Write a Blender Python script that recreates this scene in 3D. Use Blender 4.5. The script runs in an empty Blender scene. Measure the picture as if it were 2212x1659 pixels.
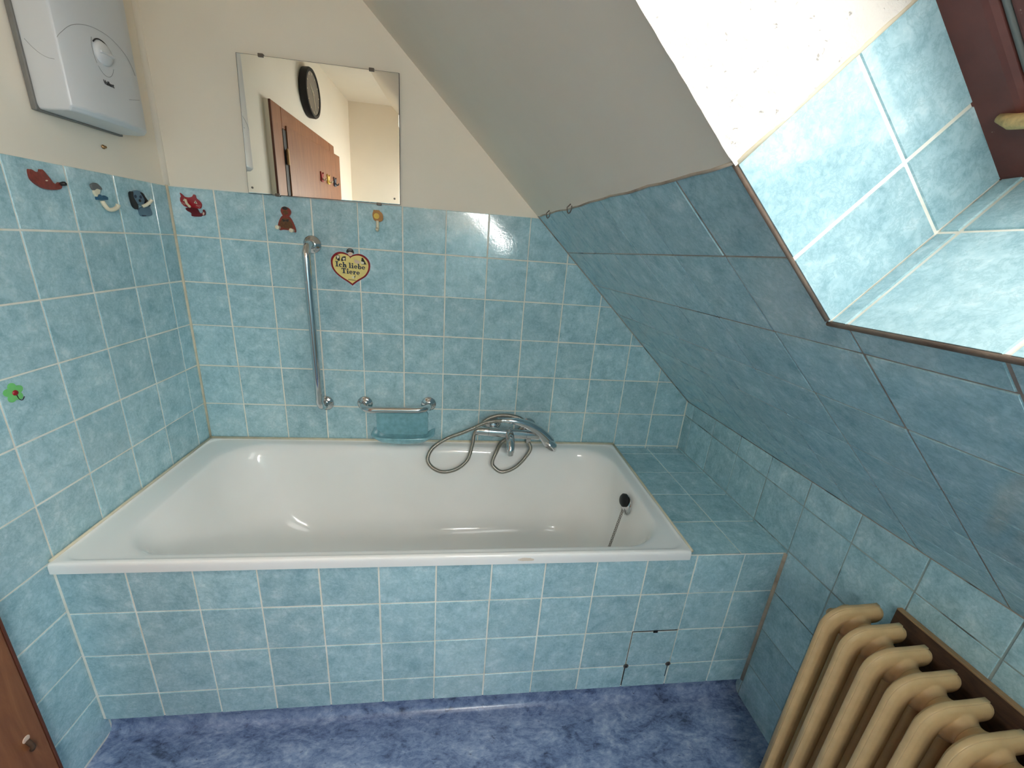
import bpy, bmesh, math, random
from mathutils import Vector, Matrix
from mathutils import noise as mnoise

random.seed(7)
S = bpy.context.scene
COL = S.collection
pi = math.pi

# ------------------------------------------------------------------ camera
CAM_LOC = Vector((0.9646, -1.5816, 1.4783))
RX, RY, RZ = 1.2485, -0.0741, -0.1119
FPX = 882.72
cam_d = bpy.data.cameras.new('camera')
cam = bpy.data.objects.new('camera', cam_d)
COL.objects.link(cam)
cam.location = CAM_LOC
cam.rotation_mode = 'XYZ'
cam.rotation_euler = (RX, RY, RZ)
cam_d.sensor_fit = 'HORIZONTAL'
cam_d.sensor_width = 36.0
cam_d.lens = FPX / 2212.0 * 36.0
cam_d.clip_start = 0.01
S.camera = cam

# ------------------------------------------------------------------ sky, exposure
W = bpy.data.worlds.new('overcast_sky')
S.world = W
W.use_nodes = True
bgn = W.node_tree.nodes['Background']
bgn.inputs['Color'].default_value = (1.0, 0.96, 0.915, 1)
bgn.inputs['Strength'].default_value = 2.95
S.view_settings.view_transform = 'Standard'
S.view_settings.look = 'None'
S.view_settings.gamma = 1.0
S.view_settings.use_curve_mapping = False
S.view_settings.exposure = 0.88
S.cycles.use_denoising = True
S.cycles.max_bounces = 14
S.cycles.diffuse_bounces = 9
S.cycles.glossy_bounces = 6
S.cycles.transparent_max_bounces = 12
S.cycles.sample_clamp_indirect = 6.0
S.cycles.caustics_reflective = False
S.cycles.caustics_refractive = False

# slope frame of the attic ceiling: origin on the back wall, e runs down the slope,
# hh runs along it towards the room's front, nn points out of the roof
A0 = Vector((1.2295, 0.0, 1.595))
_ang = math.radians(43.4)
EE = Vector((math.cos(_ang), 0, -math.sin(_ang)))
_h = Vector((0.03, -1, 0))
HH = (_h - EE * _h.dot(EE)).normalized()
NN = EE.cross(HH).normalized()
if NN.z < 0: NN = -NN
def SP(s, t, w=0.0): return A0 + EE * s + HH * t + NN * w
# skylight opening in slope coordinates
S0, S1, T0, T1 = -0.78, 0.284, 1.092, 2.00
WD = 0.255
FZ = 0.06            # floor level
YE = -2.42           # room's front wall
XK = 1.97            # knee wall
CZ = 2.50            # flat ceiling

# light portal filling the skylight (only guides the sky light in)
pl = bpy.data.lights.new('skylight_portal', 'AREA')
pl.shape = 'RECTANGLE'
pl.size = (T1 - T0); pl.size_y = (S1 - S0)
po = bpy.data.objects.new('skylight_portal', pl)
COL.objects.link(po)
pm = Matrix.Identity(4)
zax = NN
xax = HH; yax = zax.cross(xax)
for i in range(3):
    pm[i][0] = xax[i]; pm[i][1] = yax[i]; pm[i][2] = zax[i]
cpt = SP((S0 + S1) / 2, (T0 + T1) / 2, WD + 0.075)
pm.translation = cpt
po.matrix_world = pm
pl.cycles.is_portal = True

FILL_LAMP = 38.0    # strength of the added fill lamp
# ------------------------------------------------------------------ materials
def srgb(r, g, b):
    def f(c):
        c /= 255.0
        return c / 12.92 if c <= 0.04045 else ((c + 0.055) / 1.055) ** 2.4
    return (f(r), f(g), f(b), 1)

class NT:
    def __init__(s, name):
        m = bpy.data.materials.new(name); m.use_nodes = True
        s.m = m; s.t = m.node_tree; s.t.nodes.clear()
        s.out = s.t.nodes.new('ShaderNodeOutputMaterial')
        s.b = s.t.nodes.new('ShaderNodeBsdfPrincipled')
        s.t.links.new(s.b.outputs[0], s.out.inputs[0])
    def n(s, typ, **kw):
        nd = s.t.nodes.new(typ)
        for k, v in kw.items():
            if k in nd.inputs: nd.inputs[k].default_value = v
            else: setattr(nd, k, v)
        return nd
    def l(s, a, b): s.t.links.new(a, b)
    def coords(s):
        return s.n('ShaderNodeTexCoord').outputs['Object']
    def noise(s, vec, scale, detail=3, rough=0.55, dist=0.0):
        nd = s.n('ShaderNodeTexNoise')
        nd.inputs['Scale'].default_value = scale
        nd.inputs['Detail'].default_value = detail
        nd.inputs['Roughness'].default_value = rough
        nd.inputs['Distortion'].default_value = dist
        s.l(vec, nd.inputs['Vector'])
        return nd.outputs['Fac']
    def ramp(s, fac, stops):
        r = s.n('ShaderNodeValToRGB')
        cr = r.color_ramp
        while len(cr.elements) < len(stops): cr.elements.new(0.5)
        for e, (p, c) in zip(cr.elements, stops):
            e.position = p; e.color = c
        s.l(fac, r.inputs['Fac'])
        return r.outputs['Color']
    def mix(s, fac, a, b, mode='MIX'):
        x = s.n('ShaderNodeMix'); x.data_type = 'RGBA'; x.blend_type = mode
        if hasattr(fac, 'links') or hasattr(fac, 'is_output'): s.l(fac, x.inputs[0])
        else: x.inputs[0].default_value = fac
        for v, k in ((a, 6), (b, 7)):
            if hasattr(v, 'is_output'): s.l(v, x.inputs[k])
            else: x.inputs[k].default_value = v
        return x.outputs[2]
    def math(s, op, a, b=0.0):
        x = s.n('ShaderNodeMath'); x.operation = op
        for v, k in ((a, 0), (b, 1)):
            if hasattr(v, 'is_output'): s.l(v, x.inputs[k])
            else: x.inputs[k].default_value = v
        return x.outputs[0]
    def bump(s, h, strength, dist):
        b = s.n('ShaderNodeBump')
        b.inputs['Strength'].default_value = strength
        b.inputs['Distance'].default_value = dist
        s.l(h, b.inputs['Height'])
        s.l(b.outputs[0], s.b.inputs['Normal'])
        return b
    def base(s, c):
        if hasattr(c, 'is_output'): s.l(c, s.b.inputs['Base Color'])
        else: s.b.inputs['Base Color'].default_value = c
    def set(s, **kw):
        for k, v in kw.items():
            s.b.inputs[k.replace('_', ' ')].default_value = v

def plain(name, col, rough=0.5, metal=0.0, var=0.06, scale=40, coat=0.0, bump=0.0, bscale=200):
    t = NT(name)
    v = t.coords()
    f = t.noise(v, scale, 3)
    dark = tuple(max(0, c * (1 - var)) for c in col[:3]) + (1,)
    lite = tuple(min(1, c * (1 + var)) for c in col[:3]) + (1,)
    t.base(t.ramp(f, [(0.3, dark), (0.7, lite)]))
    t.set(Roughness=rough, Metallic=metal, Coat_Weight=coat)
    if bump > 0:
        t.bump(t.noise(v, bscale, 2), bump, 0.002)
    return t.m

def tile_mat():
    t = NT('glazed_blue_tile')
    co = t.coords()
    rnd = t.n('ShaderNodeAttribute', attribute_name='tile_random').outputs['Fac']
    off = t.n('ShaderNodeCombineXYZ')
    t.l(t.math('MULTIPLY', rnd, 37.0), off.inputs[0]); t.l(t.math('MULTIPLY', rnd, 91.0), off.inputs[1])
    va = t.n('ShaderNodeVectorMath'); va.operation = 'ADD'
    t.l(co, va.inputs[0]); t.l(off.outputs[0], va.inputs[1])
    v = va.outputs[0]
    cloud = t.noise(v, 23, 6, 0.64, 0.3)
    fine = t.noise(v, 130, 5, 0.65, 0.2)
    f = t.math('ADD', t.math('MULTIPLY', cloud, 0.68), t.math('MULTIPLY', fine, 0.32))
    c = t.ramp(f, [(0.36, srgb(144, 181, 192)), (0.47, srgb(169, 203, 212)), (0.55, srgb(179, 211, 219)), (0.66, srgb(203, 226, 231))])
    # thin darker veins in the glaze
    mk = t.noise(v, 46, 6, 0.72, 0.5)
    vein = t.math('ABSOLUTE', t.math('SUBTRACT', mk, 0.5))
    vm = t.ramp(vein, [(0.0, (1, 1, 1, 1)), (0.055, (0, 0, 0, 1))])
    c = t.mix(t.math('MULTIPLY', vm, 0.30), c, srgb(112, 156, 168))
    g = t.math('ADD', t.math('MULTIPLY', rnd, 0.14), 0.93)
    gc = t.n('ShaderNodeCombineColor')
    for i in range(3): t.l(g, gc.inputs[i])
    c = t.mix(1.0, c, gc.outputs[0], 'MULTIPLY')
    t.base(c)
    t.set(Roughness=0.09, IOR=1.5)
    wav = t.noise(co, 170, 2, 0.5)
    big = t.noise(co, 40, 1, 0.5)
    t.bump(t.math('ADD', wav, t.math('MULTIPLY', big, 1.2)), 0.5, 0.00022)
    return t.m

def grout_mat(name, a, b, dark=None, scale=14):
    t = NT(name)
    v = t.coords()
    f = t.noise(v, scale, 4, 0.6)
    c = t.ramp(f, [(0.35, a), (0.62, b)])
    if dark:
        d = t.ramp(t.noise(v, 7, 4, 0.6), [(0.55, (0, 0, 0, 1)), (0.62, (1, 1, 1, 1))])
        c = t.mix(d, c, dark)
    t.base(c); t.set(Roughness=0.9)
    t.bump(t.noise(v, 400, 2), 0.4, 0.001)
    return t.m

def plaster_mat(name, col, rough_scale, strength, dist, var=0.03):
    t = NT(name)
    v = t.coords()
    f = t.noise(v, 5, 4)
    dk = tuple(c * (1 - var) for c in col[:3]) + (1,)
    t.base(t.ramp(f, [(0.3, dk), (0.7, col)]))
    t.set(Roughness=0.85)
    n1 = t.noise(v, rough_scale, 5, 0.6, 0.3)
    n2 = t.noise(v, rough_scale * 3.5, 3, 0.6)
    t.bump(t.math('ADD', n1, t.math('MULTIPLY', n2, 0.4)), strength, dist)
    return t.m

def roughcast_mat():
    t = NT('white_roughcast')
    v = t.coords()
    c = t.ramp(t.noise(v, 9, 4), [(0.3, srgb(220, 214, 206)), (0.7, srgb(230, 225, 218))])
    p = t.ramp(t.noise(v, 95, 3, 0.6, 0.6), [(0.655, (0, 0, 0, 1)), (0.70, (1, 1, 1, 1))])  # grey speckles put the shade of the plaster's pits into the colour
    t.base(t.mix(t.math('MULTIPLY', p, 0.75), c, srgb(142, 136, 130)))
    t.set(Roughness=0.9)
    n1 = t.noise(v, 75, 5, 0.6, 0.3); n2 = t.noise(v, 240, 3, 0.6)
    t.bump(t.math('ADD', n1, t.math('MULTIPLY', n2, 0.4)), 0.6, 0.006)
    return t.m

def vinyl_mat():
    t = NT('blue_marbled_vinyl')
    v = t.coords()
    mp = t.n('ShaderNodeMapping'); mp.inputs['Scale'].default_value = (1.0, 1.8, 1.0)
    mp.inputs['Rotation'].default_value = (0, 0, 0.5)
    t.l(v, mp.inputs['Vector'])
    f1 = t.noise(mp.outputs[0], 9, 7, 0.68, 0.8)
    f2 = t.noise(mp.outputs[0], 48, 5, 0.7, 0.5)
    f = t.math('ADD', t.math('MULTIPLY', f1, 0.6), t.math('MULTIPLY', f2, 0.4))
    c = t.ramp(f, [(0.36, srgb(66, 78, 104)), (0.46, srgb(102, 120, 156)), (0.55, srgb(132, 149, 182)), (0.66, srgb(170, 182, 204))])
    dk = t.ramp(t.noise(mp.outputs[0], 70, 4, 0.7, 0.8), [(0.62, (0, 0, 0, 1)), (0.70, (1, 1, 1, 1))])
    c = t.mix(t.math('MULTIPLY', dk, 0.7), c, srgb(46, 52, 68))
    t.base(c); t.set(Roughness=0.24)
    t.bump(t.noise(v, 120, 3), 0.12, 0.001)
    return t.m

def chrome_mat():
    t = NT('chrome')
    v = t.coords()
    f = t.noise(v, 60, 2)
    t.base((0.66, 0.67, 0.68, 1))
    t.l(t.ramp(f, [(0.3, (0.05,) * 3 + (1,)), (0.8, (0.12,) * 3 + (1,))]), t.b.inputs['Roughness'])
    t.set(Metallic=1.0)
    return t.m

def enamel_mat():
    t = NT('white_enamel')
    v = t.coords()
    c = t.ramp(t.noise(v, 3, 3), [(0.3, srgb(243, 242, 239)), (0.7, srgb(249, 248, 246))])
    # beige rust bloom on the front lip
    sx = t.n('ShaderNodeSeparateXYZ'); t.l(v, sx.inputs[0])
    dx = t.math('DIVIDE', t.math('SUBTRACT', sx.outputs[0], 1.165), 0.045)
    dz = t.math('DIVIDE', t.math('SUBTRACT', sx.outputs[2], 0.668), 0.010)
    dy = t.math('DIVIDE', t.math('ADD', sx.outputs[1], 0.685), 0.012)
    r2 = t.math('ADD', t.math('ADD', t.math('MULTIPLY', dx, dx), t.math('MULTIPLY', dz, dz)), t.math('MULTIPLY', dy, dy))
    r2 = t.math('ADD', r2, t.math('MULTIPLY', t.noise(v, 60, 3), 1.2))
    mk = t.ramp(r2, [(0.9, (1, 1, 1, 1)), (1.0, (0, 0, 0, 1))])
    t.base(t.mix(mk, c, srgb(232, 218, 200)))
    t.set(Roughness=0.10, IOR=1.5)
    t.bump(t.noise(v, 6, 1), 0.03, 0.004)
    return t.m

def wood_mat(name, a, b, rough=0.45, scale=(1, 1, 1)):
    t = NT(name)
    v = t.coords()
    mp = t.n('ShaderNodeMapping'); mp.inputs['Scale'].default_value = scale
    t.l(v, mp.inputs['Vector'])
    f = t.noise(mp.outputs[0], 8, 6, 0.6, 1.0)
    t.base(t.ramp(f, [(0.3, a), (0.7, b)]))
    t.set(Roughness=rough)
    t.bump(t.noise(mp.outputs[0], 40, 3), 0.1, 0.001)
    return t.m

def frame_mat():
    t = NT('worn_brown_paint')
    v = t.coords()
    c = t.ramp(t.noise(v, 12, 4), [(0.3, srgb(88, 44, 38)), (0.7, srgb(116, 62, 52))])
    w = t.ramp(t.noise(v, 60, 4, 0.7), [(0.70, (0, 0, 0, 1)), (0.74, (1, 1, 1, 1))])
    c = t.mix(w, c, srgb(176, 150, 130))
    t.base(c); t.set(Roughness=0.5)
    t.bump(t.noise(v, 90, 3), 0.25, 0.002)
    return t.m

def glass_mat():
    t = NT('window_glass')
    tr = t.n('ShaderNodeBsdfTransparent'); tr.inputs[0].default_value = (0.97, 0.98, 0.98, 1)
    gl = t.n('ShaderNodeBsdfGlossy'); gl.inputs['Roughness'].default_value = 0.02
    lw = t.n('ShaderNodeLayerWeight'); lw.inputs[0].default_value = 0.5
    fac = t.math('ADD', t.math('MULTIPLY', t.math('POWER', lw.outputs['Facing'], 5.0), 0.9), 0.04)
    mx = t.n('ShaderNodeMixShader')
    t.l(fac, mx.inputs[0]); t.l(tr.outputs[0], mx.inputs[1]); t.l(gl.outputs[0], mx.inputs[2])
    t.l(mx.outputs[0], t.out.inputs[0])
    return t.m

def mirror_mat():
    t = NT('silvered_glass')
    v = t.coords()
    t.base(t.ramp(t.noise(v, 4, 2), [(0.2, (0.86, 0.88, 0.84, 1)), (0.8, (0.89, 0.90, 0.865, 1))]))
    t.set(Metallic=1.0, Roughness=0.0)
    return t.m

M = {}
M['tile'] = tile_mat()
M['grout'] = grout_mat('pale_grout', srgb(226, 222, 208), srgb(244, 241, 232))
M['grout_dirty'] = grout_mat('stained_grout', srgb(152, 138, 128), srgb(182, 168, 156), srgb(92, 86, 80))
M['grout_faint'] = grout_mat('faint_grout', srgb(142, 160, 160), srgb(160, 172, 170), srgb(96, 100, 98))
M['grout_brown'] = grout_mat('brown_grout', srgb(104, 88, 78), srgb(136, 120, 106))
M['plaster'] = plaster_mat('cream_wall_paint', srgb(243, 233, 217), 90, 0.10, 0.002)
M['roughcast'] = roughcast_mat()
M['grout_tan'] = grout_mat('tan_grout', srgb(150, 136, 122), srgb(190, 176, 158))
M['vinyl'] = vinyl_mat()
M['chrome'] = chrome_mat()
M['enamel'] = enamel_mat()
M['mirror'] = mirror_mat()
M['glass'] = glass_mat()
M['door'] = wood_mat('brown_door_veneer', srgb(128, 76, 44), srgb(156, 98, 60), 0.42, (6, 6, 0.6))
M['door_edge'] = wood_mat('dark_door_edge', srgb(84, 42, 28), srgb(104, 56, 36), 0.5, (6, 6, 0.6))
M['frame'] = frame_mat()
M['rad'] = plain('cream_radiator_paint', srgb(204, 172, 126), 0.42, 0, 0.07, 30, bump=0.08, bscale=300)
M['board'] = wood_mat('brown_board', srgb(62, 42, 30), srgb(92, 66, 46), 0.8, (2, 2, 8))
M['caulk'] = plain('yellowed_sealant', srgb(214, 204, 180), 0.6, 0, 0.10, 30)
M['white_plastic'] = plain('white_plastic', srgb(216, 218, 221), 0.28, 0, 0.01, 10)
M['grey_plastic'] = plain('grey_plastic', srgb(120, 118, 114), 0.5)
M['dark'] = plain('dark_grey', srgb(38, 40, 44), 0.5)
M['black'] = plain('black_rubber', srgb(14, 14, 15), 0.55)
M['shadow'] = plain('grey_seam', srgb(150, 150, 151), 0.7)
M['dish'] = plain('blue_glazed_ceramic', srgb(134, 182, 192), 0.10, 0, 0.16, 55)
M['steel'] = plain('dull_steel', srgb(120, 112, 104), 0.4, 0.8)
M['hose'] = plain('ribbed_steel', srgb(172, 166, 156), 0.22, 1.0)
M['brass'] = plain('worn_brass', srgb(150, 120, 84), 0.4, 0.8)
M['barewood'] = plain('bare_worn_wood', srgb(196, 164, 110), 0.7, 0, 0.3, 120)
M['lit_edge'] = wood_mat('lit_board_edge', srgb(138, 108, 76), srgb(170, 138, 100), 0.8, (2, 2, 8))  # light on the board's top face put into the colour
M['red'] = plain('red_plastic', srgb(150, 22, 34), 0.25)
M['darkred'] = plain('dark_red_plastic', srgb(96, 14, 24), 0.3)
M['brownred'] = plain('brown_red_plastic', srgb(128, 48, 36), 0.3, 0, 0.2, 160)
M['brown'] = plain('mottled_brown_fur', srgb(98, 62, 30), 0.4, 0, 0.5, 220)
M['cream'] = plain('cream_plastic', srgb(232, 222, 196), 0.3)
M['yellow'] = plain('yellow_plastic', srgb(226, 190, 80), 0.35)
M['paleyellow'] = plain('pale_yellow_print', srgb(236, 216, 136), 0.45)
M['orange'] = plain('orange_brown_plastic', srgb(176, 122, 62), 0.35)
M['navy'] = plain('navy_print', srgb(24, 44, 70), 0.4)
M['black_print'] = plain('black_print', srgb(20, 18, 18), 0.4)
M['blue_grey'] = plain('blue_grey_plastic', srgb(92, 122, 140), 0.3)
M['deep_blue'] = plain('deep_blue_plastic', srgb(40, 92, 124), 0.3)
M['grey'] = plain('grey_print', srgb(110, 112, 112), 0.5)
M['pink'] = plain('skin_print', srgb(226, 196, 176), 0.5)
M['green'] = plain('light_green_print', srgb(120, 205, 120), 0.35)
M['clock_face'] = plain('grey_clock_face', srgb(120, 112, 104), 0.3)

# ------------------------------------------------------------------ object helpers
def link(o, parent=None):
    COL.objects.link(o)
    if parent: o.parent = parent
    return o

def obj(name, verts, faces, mat, parent=None, smooth=False, mats=None, midx=None):
    me = bpy.data.meshes.new(name)
    me.from_pydata([tuple(v) for v in verts], [], faces)
    for m in (mats or [mat]): me.materials.append(m)
    if midx:
        for p, i in zip(me.polygons, midx): p.material_index = i
    if smooth:
        for p in me.polygons: p.use_smooth = True
    me.update()
    return link(bpy.data.objects.new(name, me), parent)

def from_bm(name, bm, mat, parent=None, smooth=False):
    bmesh.ops.recalc_face_normals(bm, faces=bm.faces[:])
    me = bpy.data.meshes.new(name)
    bm.to_mesh(me); bm.free()
    me.materials.append(mat)
    if smooth:
        for p in me.polygons: p.use_smooth = True
    return link(bpy.data.objects.new(name, me), parent)

def auto_smooth(o, deg=35):
    me = o.data
    for p in me.polygons: p.use_smooth = True
    me.set_sharp_from_angle(angle=math.radians(deg))

def tag(o, label=None, cat=None, group=None, kind=None):
    if label: o['label'] = label
    if cat: o['category'] = cat
    if group: o['group'] = group
    if kind: o['kind'] = kind
    return o

def empty(name, loc=(0, 0, 0)):
    o = bpy.data.objects.new(name, None)
    o.empty_display_size = 0.05
    link(o); o.location = loc
    return o

def under(parent, *objs):
    """parent the meshes (built in world coordinates) under the Empty without moving them"""
    for o in objs:
        o.parent = parent
        o.matrix_parent_inverse = Matrix.Translation(parent.location).inverted()
    return objs[0] if objs else None

def sub(parent, o):
    o.parent = parent
    return o

def cyl_bm(bm, p0, p1, r0, r1=None, n=20, caps=True):
    p0, p1 = Vector(p0), Vector(p1)
    r1 = r0 if r1 is None else r1
    d = (p1 - p0).normalized()
    a = d.orthogonal().normalized(); b = d.cross(a)
    va = [bm.verts.new(p0 + (a * math.cos(2 * pi * i / n) + b * math.sin(2 * pi * i / n)) * r0) for i in range(n)]
    vb = [bm.verts.new(p1 + (a * math.cos(2 * pi * i / n) + b * math.sin(2 * pi * i / n)) * r1) for i in range(n)]
    for i in range(n):
        bm.faces.new((va[i], va[(i + 1) % n], vb[(i + 1) % n], vb[i]))
    if caps:
        bm.faces.new(va[::-1]); bm.faces.new(vb)

def lathe_bm(bm, p0, axis, prof, n=32):
    """prof: list of (distance along the axis, radius)"""
    p0 = Vector(p0); d = Vector(axis).normalized()
    a = d.orthogonal().normalized(); b = d.cross(a)
    rings = []
    for h, r in prof:
        c = p0 + d * h
        if r < 1e-6: rings.append([bm.verts.new(c)])
        else: rings.append([bm.verts.new(c + (a * math.cos(2 * pi * i / n) + b * math.sin(2 * pi * i / n)) * r) for i in range(n)])
    for A, B in zip(rings, rings[1:]):
        for i in range(n):
            j = (i + 1) % n
            if len(A) == 1 and len(B) == 1: continue
            if len(A) == 1: bm.faces.new((A[0], B[i], B[j]))
            elif len(B) == 1: bm.faces.new((A[i], A[j], B[0]))
            else: bm.faces.new((A[i], A[j], B[j], B[i]))
    if len(rings[0]) > 1: bm.faces.new(rings[0][::-1])
    if len(rings[-1]) > 1: bm.faces.new(rings[-1])

def catmull(pts, k=8):
    P = [Vector(p) for p in pts]
    P = [P[0] * 2 - P[1]] + P + [P[-1] * 2 - P[-2]]
    out = []
    for i in range(1, len(P) - 2):
        p0, p1, p2, p3 = P[i - 1:i + 3]
        for j in range(k):
            t = j / k
            out.append(0.5 * ((2 * p1) + (p2 - p0) * t + (2 * p0 - 5 * p1 + 4 * p2 - p3) * t * t + (3 * p1 - p0 - 3 * p2 + p3) * t ** 3))
    out.append(P[-2])
    return out

def tube_bm(bm, pts, r, n=14, caps=True, rfun=None):
    P = [Vector(p) for p in pts]
    tang = []
    for i in range(len(P)):
        a = P[max(i - 1, 0)]; b = P[min(i + 1, len(P) - 1)]
        tang.append((b - a).normalized())
    u = tang[0].orthogonal().normalized()
    rings = []
    for i, (p, t) in enumerate(zip(P, tang)):
        u = (u - t * u.dot(t))
        if u.length < 1e-6: u = t.orthogonal()
        u.normalize()
        w = t.cross(u)
        rr = rfun(i, len(P)) if rfun else r
        rings.append([bm.verts.new(p + (u * math.cos(2 * pi * k / n) + w * math.sin(2 * pi * k / n)) * rr) for k in range(n)])
    for A, B in zip(rings, rings[1:]):
        for i in range(n):
            bm.faces.new((A[i], A[(i + 1) % n], B[(i + 1) % n], B[i]))
    if caps:
        bm.faces.new(rings[0][::-1]); bm.faces.new(rings[-1])

def box_bm(bm, lo, hi):
    x0, y0, z0 = lo; x1, y1, z1 = hi
    v = [bm.verts.new(p) for p in ((x0, y0, z0), (x1, y0, z0), (x1, y1, z0), (x0, y1, z0), (x0, y0, z1), (x1, y0, z1), (x1, y1, z1), (x0, y1, z1))]
    for f in ((0, 3, 2, 1), (4, 5, 6, 7), (0, 1, 5, 4), (1, 2, 6, 5), (2, 3, 7, 6), (3, 0, 4, 7)):
        bm.faces.new([v[i] for i in f])

def hexa_bm(bm, a, b):
    """prism between two quads a and b (lists of four points)"""
    va = [bm.verts.new(p) for p in a]; vb = [bm.verts.new(p) for p in b]
    n = len(va)
    bm.faces.new(va[::-1]); bm.faces.new(vb)
    for i in range(n): bm.faces.new((va[i], va[(i + 1) % n], vb[(i + 1) % n], vb[i]))

def bevel(o, w, seg=3, ang=30):
    m = o.modifiers.new('bevel', 'BEVEL'); m.width = w; m.segments = seg
    m.limit_method = 'ANGLE'; m.angle_limit = math.radians(ang)
    m.harden_normals = False
    return o

def plate(name, pts, F, th, mat, parent=None, w0=0.0, bev=0.0006):
    """flat shape with thickness: pts in (u, v) metres on frame F = (O, U, V, N)"""
    O, U, V, N = F
    area = sum(pts[i][0] * pts[(i + 1) % len(pts)][1] - pts[(i + 1) % len(pts)][0] * pts[i][1] for i in range(len(pts)))
    if area < 0: pts = pts[::-1]
    bm = bmesh.new()
    lo = [O + U * u + V * v + N * w0 for u, v in pts]
    hi = [O + U * u + V * v + N * (w0 + th) for u, v in pts]
    hexa_bm(bm, lo, hi)
    for f in bm.faces[:]:
        if len(f.verts) > 4: bmesh.ops.triangulate(bm, faces=[f])
    return from_bm(name, bm, mat, parent)

def ell(cx, cy, rx, ry, n=24, rot=0.0, a0=0, a1=2 * pi):
    out = []
    full = abs(a1 - a0 - 2 * pi) < 1e-6
    m = n if full else n + 1
    for i in range(m):
        a = a0 + (a1 - a0) * i / n
        x, y = rx * math.cos(a), ry * math.sin(a)
        out.append((cx + x * math.cos(rot) - y * math.sin(rot), cy + x * math.sin(rot) + y * math.cos(rot)))
    return out

def smooth2d(pts, k=6):
    n = len(pts); out = []
    P = [Vector((p[0], p[1], 0)) for p in pts]
    for i in range(n):
        p0, p1, p2, p3 = P[i - 1], P[i], P[(i + 1) % n], P[(i + 2) % n]
        for j in range(k):
            t = j / k
            q = 0.5 * ((2 * p1) + (p2 - p0) * t + (2 * p0 - 5 * p1 + 4 * p2 - p3) * t * t + (3 * p1 - p0 - 3 * p2 + p3) * t ** 3)
            out.append((q.x, q.y))
    return out

def text_obj(name, body, F, size, mat, parent=None, bold=0.0, th=0.0004, w0=0.0, align='CENTER', shear=0.0, xs=1.0):
    cu = bpy.data.curves.new(name, 'FONT')
    cu.body = body; cu.size = size; cu.align_x = align; cu.align_y = 'CENTER'
    cu.offset = bold; cu.extrude = th / 2; cu.shear = shear
    tmp = bpy.data.objects.new(name + '_tmp', cu); COL.objects.link(tmp)
    dg = bpy.context.evaluated_depsgraph_get(); dg.update()
    me = bpy.data.meshes.new_from_object(tmp.evaluated_get(dg))
    bpy.data.objects.remove(tmp); bpy.data.curves.remove(cu)
    O, U, V, N = F
    for v in me.vertices:
        x, y, z = v.co
        v.co = O + U * (x * xs) + V * y + N * (w0 + th / 2 + z)
    me.materials.clear(); me.materials.append(mat)
    me.name = name
    return link(bpy.data.objects.new(name, me), parent)

def bx(name, lo, hi, mat, bev=0.003, seg=3):
    bm = bmesh.new(); box_bm(bm, lo, hi)
    o = from_bm(name, bm, mat)
    if bev: bevel(o, bev, seg)
    return o

# ------------------------------------------------------------------ tiled walls
def clip_poly(poly, clip):
    out = poly
    m = len(clip)
    for i in range(m):
        ax, ay = clip[i]; bx, by = clip[(i + 1) % m]
        inp, out = out, []
        def side(p): return (bx - ax) * (p[1] - ay) - (by - ay) * (p[0] - ax)
        for j in range(len(inp)):
            p, q = inp[j], inp[(j + 1) % len(inp)]
            sp, sq = side(p), side(q)
            if sp >= -1e-9: out.append(p)
            if (sp > 1e-9 and sq < -1e-9) or (sp < -1e-9 and sq > 1e-9):
                t = sp / (sp - sq)
                out.append((p[0] + (q[0] - p[0]) * t, p[1] + (q[1] - p[1]) * t))
        if len(out) < 3: return []
    return out

def ccw(poly):
    a = sum(poly[i][0] * poly[(i + 1) % len(poly)][1] - poly[(i + 1) % len(poly)][0] * poly[i][1] for i in range(len(poly)))
    return poly if a > 0 else poly[::-1]

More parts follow.
